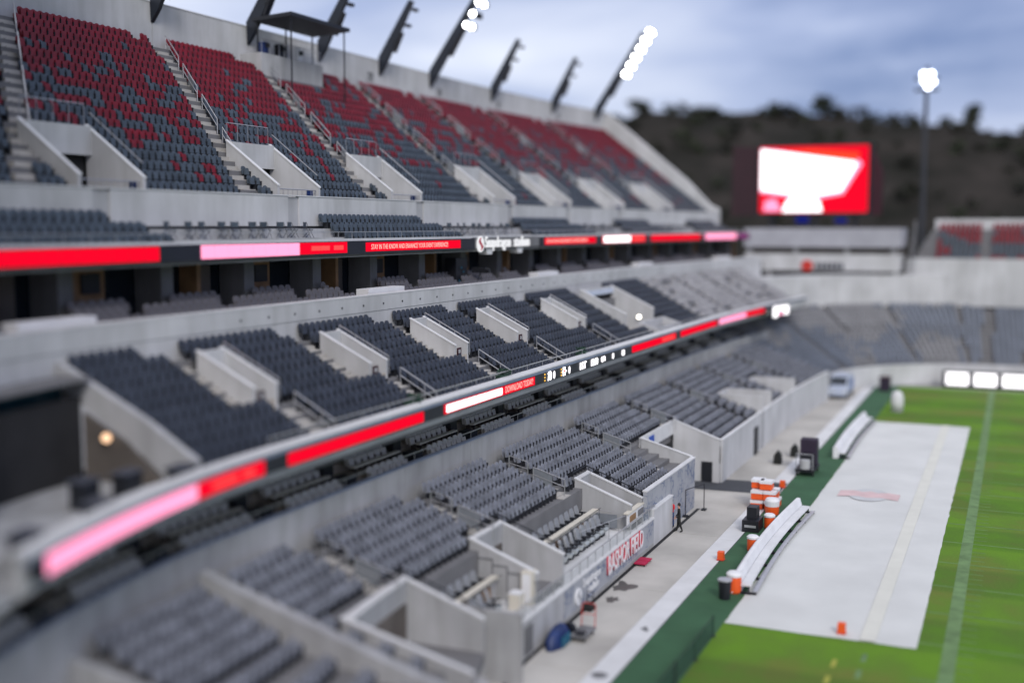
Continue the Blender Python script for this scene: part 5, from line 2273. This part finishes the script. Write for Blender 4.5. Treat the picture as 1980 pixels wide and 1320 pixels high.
ribbon_faces(A0, 0, A0, 2.4, CONL)
ribbon_faces(A0, 2.4, offs(AP, .3), 2.4, CAP)
for i in range(NR):
    d0, d1, z = .3 + i * .8, 1.1 + i * .8, 1.5 + i * .46
    ribbon_faces(offs(AP, d0), z, offs(AP, d1), z, TREAD)
    ribbon_faces(offs(AP, d1), z, offs(AP, d1), z + .46, TREAD)
ribbon_faces(offs(AP, .3 + NR * .8), 1.5 + NR * .46, offs(AP, .3 + NR * .8), 12.3, CONL)
ribbon_faces(offs(AP, .3 + NR * .8), 12.3, offs(AP, 16), 12.3, CONL)
mb.build('terrace', end, recalc=False)
mb = MB()
proto = merge(seat_proto(.50, SEATB, SEATGD, .86)[:2])
pv = np.array(proto.v)
proto2 = merge(seat_proto(.50, mat('mid_grey_seat', (0.23, 0.23, 0.245), .6, .12, .5), SEATGD, .86)[:2])
for i in range(NR):
    d = .3 + i * .8 + .55
    z = 1.5 + i * .46
    Q = offs(AP, d)
    seglen = 0.0
    tot = 0.0
    for a, b in zip(Q, Q[1:]):
        L = math.hypot(b[0] - a[0], b[1] - a[1])
        n = int(L / .6)
        ang = math.atan2(b[1] - a[1], b[0] - a[0])
        ca, sa = math.cos(ang), math.sin(ang)
        for q in range(n):
            s_ = (q + .5) / n
            x, y = a[0] + (b[0] - a[0]) * s_, a[1] + (b[1] - a[1]) * s_
            # aisles every 12 m of the front line, by plan angle
            aa = math.atan2(y - 2.0, x - 128.0)
            if abs(((aa * 5.2) % 1.6) - .8) < .06 or y < 3.6 and y > 2.2:
                continue
            src = proto2 if (y > 6 and noise.noise(Vector((x * .14, y * .14, i * .12))) + random.uniform(-.2, .2) > .05) else proto
            base = len(mb.v)
            w = np.stack([x + pv[:, 0] * ca - pv[:, 1] * sa, y + pv[:, 0] * sa + pv[:, 1] * ca, z + pv[:, 2]], 1)
            mb.v.extend(map(tuple, w))
            for fq, mi_ in zip(src.f, src.mi):
                mb.f.append([base + j for j in fq])
                mb.mi.append(mb.mid(src.mats[mi_]))
tag(mb.build('corner_seating', recalc=False), 'blurred blue grey and pale seats of the far corner and end stand', 'stadium seat', kind='stuff')

es = thing('end_stand', 'blurred far end stand with a white front wall and red and grey upper seats', 'grandstand', (160, -5, 10))
mb = MB()
mb.prism_z([(157.5, -40), (158.3, -40), (158.3, 13.2), (157.5, 12.0)], 8.4, 14.4, CONL)
mb.build('front_wall', es)
mb = MB()
for i in range(9):
    mb.box(158.3 + i * .8, 159.1 + i * .8, -40, 12.6 - i * .25, 12.0, 14.0 + i * .5, TREAD)
mb.build('terrace', es)
mb = MB()
mb.box(165.5, 165.9, -40, 10.2, 12, 19.4, CONL)
mb.build('rear_wall', es)
mb = MB()
mb.prism_y([(158.4, 8.4), (165.9, 8.4), (165.9, 19.3), (165.3, 19.3), (158.6, 15.0)], 12.62, 12.75, COND)
mb.build('end_wall', es)
mb = MB()
for i in range(9):
    y = -38.0
    while y < 9.6:
        if (y + 40) % 6.2 > 1.0:
            red = noise.noise(Vector((y * .22, i * .3, 6))) > -.02
            src = UP['r' if red else 's']
            v = np.array(merge(src[:2]).v)
            base = len(mb.v)
            w = np.stack([158.85 + i * .8 + v[:, 1], y - v[:, 0], 14.0 + i * .5 + v[:, 2]], 1)
            mb.v.extend(map(tuple, w))
            mm = merge(src[:2])
            for fq, mi_ in zip(mm.f, mm.mi):
                mb.f.append([base + j for j in fq])
                mb.mi.append(mb.mid(mm.mats[mi_]))
        y += .6
tag(mb.build('end_seating', recalc=False), 'blurred red and slate seats of the far end stand upper rows', 'stadium seat', kind='stuff')

lb = thing('corner_lounge', 'two storey white banded lounge block with dark openings in the far corner', 'building', (156, 24, 11))
mb = MB()
mb.box(155, 164, 13.6, 33.5, 15.75, 18.2, mat('lounge_band', (0.36, 0.36, 0.40), .8, .1, .4))
mb.build('upper_band', lb)
mb = MB()
mb.box(155.2, 164, 13.7, 33.4, 12.7, 14.9, CONL)
mb.build('lower_band', lb)
mb = MB()
mb.box(156.2, 164, 13.9, 33.2, 14.9, 15.75, BROWN)
mb.build('upper_opening', lb)
mb = MB()
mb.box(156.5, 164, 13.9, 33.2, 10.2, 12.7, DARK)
mb.build('lower_opening', lb)
for y in (14.2, 20, 26.5, 32.6):
    mb = MB()
    mb.box(155.6, 156.2, y, y + .6, 14.9, 15.75, CON)
    mb.build('pillar', lb)
mb = MB()
mb.tube((155.18, 25.2, 13.35), (155.02, 25.2, 13.35), .75, REDM, 16)
mb.build('round_sign', lb)
mb = MB()
for q in range(6):
    mb.box(155.05, 155.19, 20.6 + q * .62, 21.0 + q * .62, 12.95, 13.7, SEATD)
mb.build('sign_lettering', lb)
mb = MB()
mb.box(155.3, 156.5, 30.0, 30.4, 6, 12.7, CON)
mb.box(155.3, 156.5, 14.0, 14.4, 8, 12.7, CON)
mb.build('support', lb)

vb = thing('video_board', 'large glowing red and white video board in front of the dark hill', 'video board', (168, 26.5, 18))
mb = MB()
mb.box(168, 169.4, 19.0, 34.6, 20.0, 29.9, BLACK)
mb.build('frame', vb)


def scr(poly, dx, M, name, parent):
    mb = MB()
    v = [(167.99 - dx, y, z) for y, z in poly] + [(167.985 - dx - .008, y, z) for y, z in poly]
    k_ = len(poly)
    mb.add(v, [tuple(range(k_)), tuple(range(k_, 2 * k_))[::-1]] + [(i, k_ + i, k_ + (i + 1) % k_, (i + 1) % k_) for i in range(k_)], M)
    return mb.build(name, parent)


s0 = scr([(19.3, 20.4), (34.2, 20.4), (34.2, 29.6), (19.3, 29.6)], 0, E_RED, 'screen', vb)
scr([(34.1, 29.3), (34.1, 23.6), (27.2, 22.6), (22.9, 23.3), (20.8, 27.0), (21.2, 27.4)], .02, E_WHITE, 'white_wedge', s0)
scr([(34.15, 29.45), (34.15, 23.2), (27.0, 22.1), (22.6, 22.9), (20.1, 27.0), (20.6, 27.7)], .01, E_PINK, 'pink_border', s0)
scr([(31.0, 20.5), (30.4, 21.9), (29.2, 23.0), (27.4, 23.0), (25.8, 22.0), (25.4, 20.5)], .04, E_WHITE, 'white_dome', s0)
scr([(21.0, 27.3), (31.0, 29.0), (27.0, 29.2), (20.4, 28.6)], .02, E_ORNG, 'orange_band', s0)
scr([(33.6, 20.6), (33.4, 22.0), (32.0, 22.4), (31.2, 21.0), (31.4, 20.6)], .04, E_PINK, 'pink_patch', s0)
mb = MB()
mb.add([(168.2, 34.7, 20.0), (168.2, 34.7, 29.6), (173, 39.3, 30.2), (173, 39.3, 20.0), (168.8, 34.7, 20.0), (168.8, 34.7, 29.6), (173.6, 39.3, 30.2), (173.6, 39.3, 20.0)],
       [(0, 1, 2, 3), (7, 6, 5, 4), (0, 4, 5, 1), (1, 5, 6, 2), (2, 6, 7, 3), (3, 7, 4, 0)], MAROON)
mb.build('side_panel', vb)
mb = MB()
mb.add([(168.2, 18.9, 20.0), (168.2, 18.9, 29.6), (170, 17.6, 26), (170, 17.6, 20), (168.8, 18.9, 20.0), (168.8, 18.9, 29.6), (170.6, 17.6, 26), (170.6, 17.6, 20)],
       [(0, 1, 2, 3), (7, 6, 5, 4), (0, 4, 5, 1), (1, 5, 6, 2), (2, 6, 7, 3), (3, 7, 4, 0)], MAROON)
mb.build('side_panel', vb)
for y in (21, 26.5, 32.5):
    mb = MB()
    mb.box(168.5, 169.2, y - .4, y + .4, 8, 20.0, BLACK)
    mb.build('support_leg', vb)
mb = MB()
mb.box(167.9, 168.0, 27.2, 29.0, 18.9, 19.9, E_BLUE)
mb.build('sponsor_strip', vb)
mb = MB()
mb.box(167.9, 168.0, 22.0, 23.6, 18.9, 19.6, E_BLUE)
mb.build('sponsor_strip', vb)

lbd = thing('field_board', 'bright white light board along the far end of the grass', 'light board', (142, 3, 0))
mb = MB()
mb.box(142.1, 142.5, -20, 7.4, 0, 1.95, HOUS)
mb.build('housing', lbd)
for a, b in ((4.6, 7.0), (1.6, 4.0), (-1.6, 1.0), (-4.6, -2.2)):
    mb = MB()
    mb.box(142.06, 142.095, a, b, .35, 1.75, E_WHITE)
    mb.build('lit_panel', lbd)

fm = thing('distant_mast', 'distant grey mast with a few bright floodlights above the far end', 'light mast', (178, 12.8, 0))
mb = MB()
mb.tube((178, 12.8, 0), (178, 12.8, 41), .42, mat('grey_mast', (.03, .033, .042), .6, .1, .4), 8, .25)
mb.build('pole', fm)
mb = MB()
mb.box(177.6, 178.4, 11.2, 14.4, 37.6, 37.9, BLACK)
mb.box(177.6, 178.4, 11.2, 14.4, 39.2, 39.5, BLACK)
mb.build('crossarm', fm)
for y, z in ((12.2, 39.9), (13.1, 39.0), (12.6, 38.2), (12.0, 38.8), (13.2, 39.9)):
    mb = MB()
    mb.tube((177.55, y, z), (177.5, y, z), .42, emit('far_floodlight', (.8, .85, 1.0), 9), 12)
    mb.build('lamp', fm)
for x, y, h in ((190, 111, 47),):
    t = thing('radio_mast', 'thin twin pole mast rising behind the parapet', 'mast', (x, y, 0))
    for dy in (0, 1.6):
        mb = MB()
        mb.tube((x, y + dy, 0), (x, y + dy, h - dy), .12, LOGK, 5)
        mb.build('pole', t)

for o in list(bpy.data.objects):
    if o.type == 'MESH' and not o.data.users:
        bpy.data.objects.remove(o)

nc = thing('added_shade_stand', 'unseen tall grey roofed block added beside the camera to shade the near left', 'grandstand', (0, 40, 0))  # out-of-view block added to shade the near left of the stand
mb = MB()
mb.prism_z([(16.5, 24), (17.5, 64), (-26, 64), (-26, 12), (2, 12)], 0, 24, CON)
mb.build('base', nc)
mb = MB()
mb.prism_z([(15.5, 26), (16.5, 64), (-26, 64), (-26, 15), (1, 15)], 24.002, 38, CONL)
mb.build('upper_wall', nc)
mb = MB()
mb.prism_z([(24, 25), (40, 37), (47, 64.5), (-26.5, 64.5), (-26.5, 14), (1.5, 14)], 46, 47, BLACK)  # invented overhang, reaches over the near upper seats to darken them
for x, y in ((13, 28), (15, 45), (15.5, 62), (-10, 18), (-24, 40)):
    mb.box(x - .4, x + .4, y - .4, y + .4, 38.0, 46.0, BLACK)
mb.build('roof', nc)
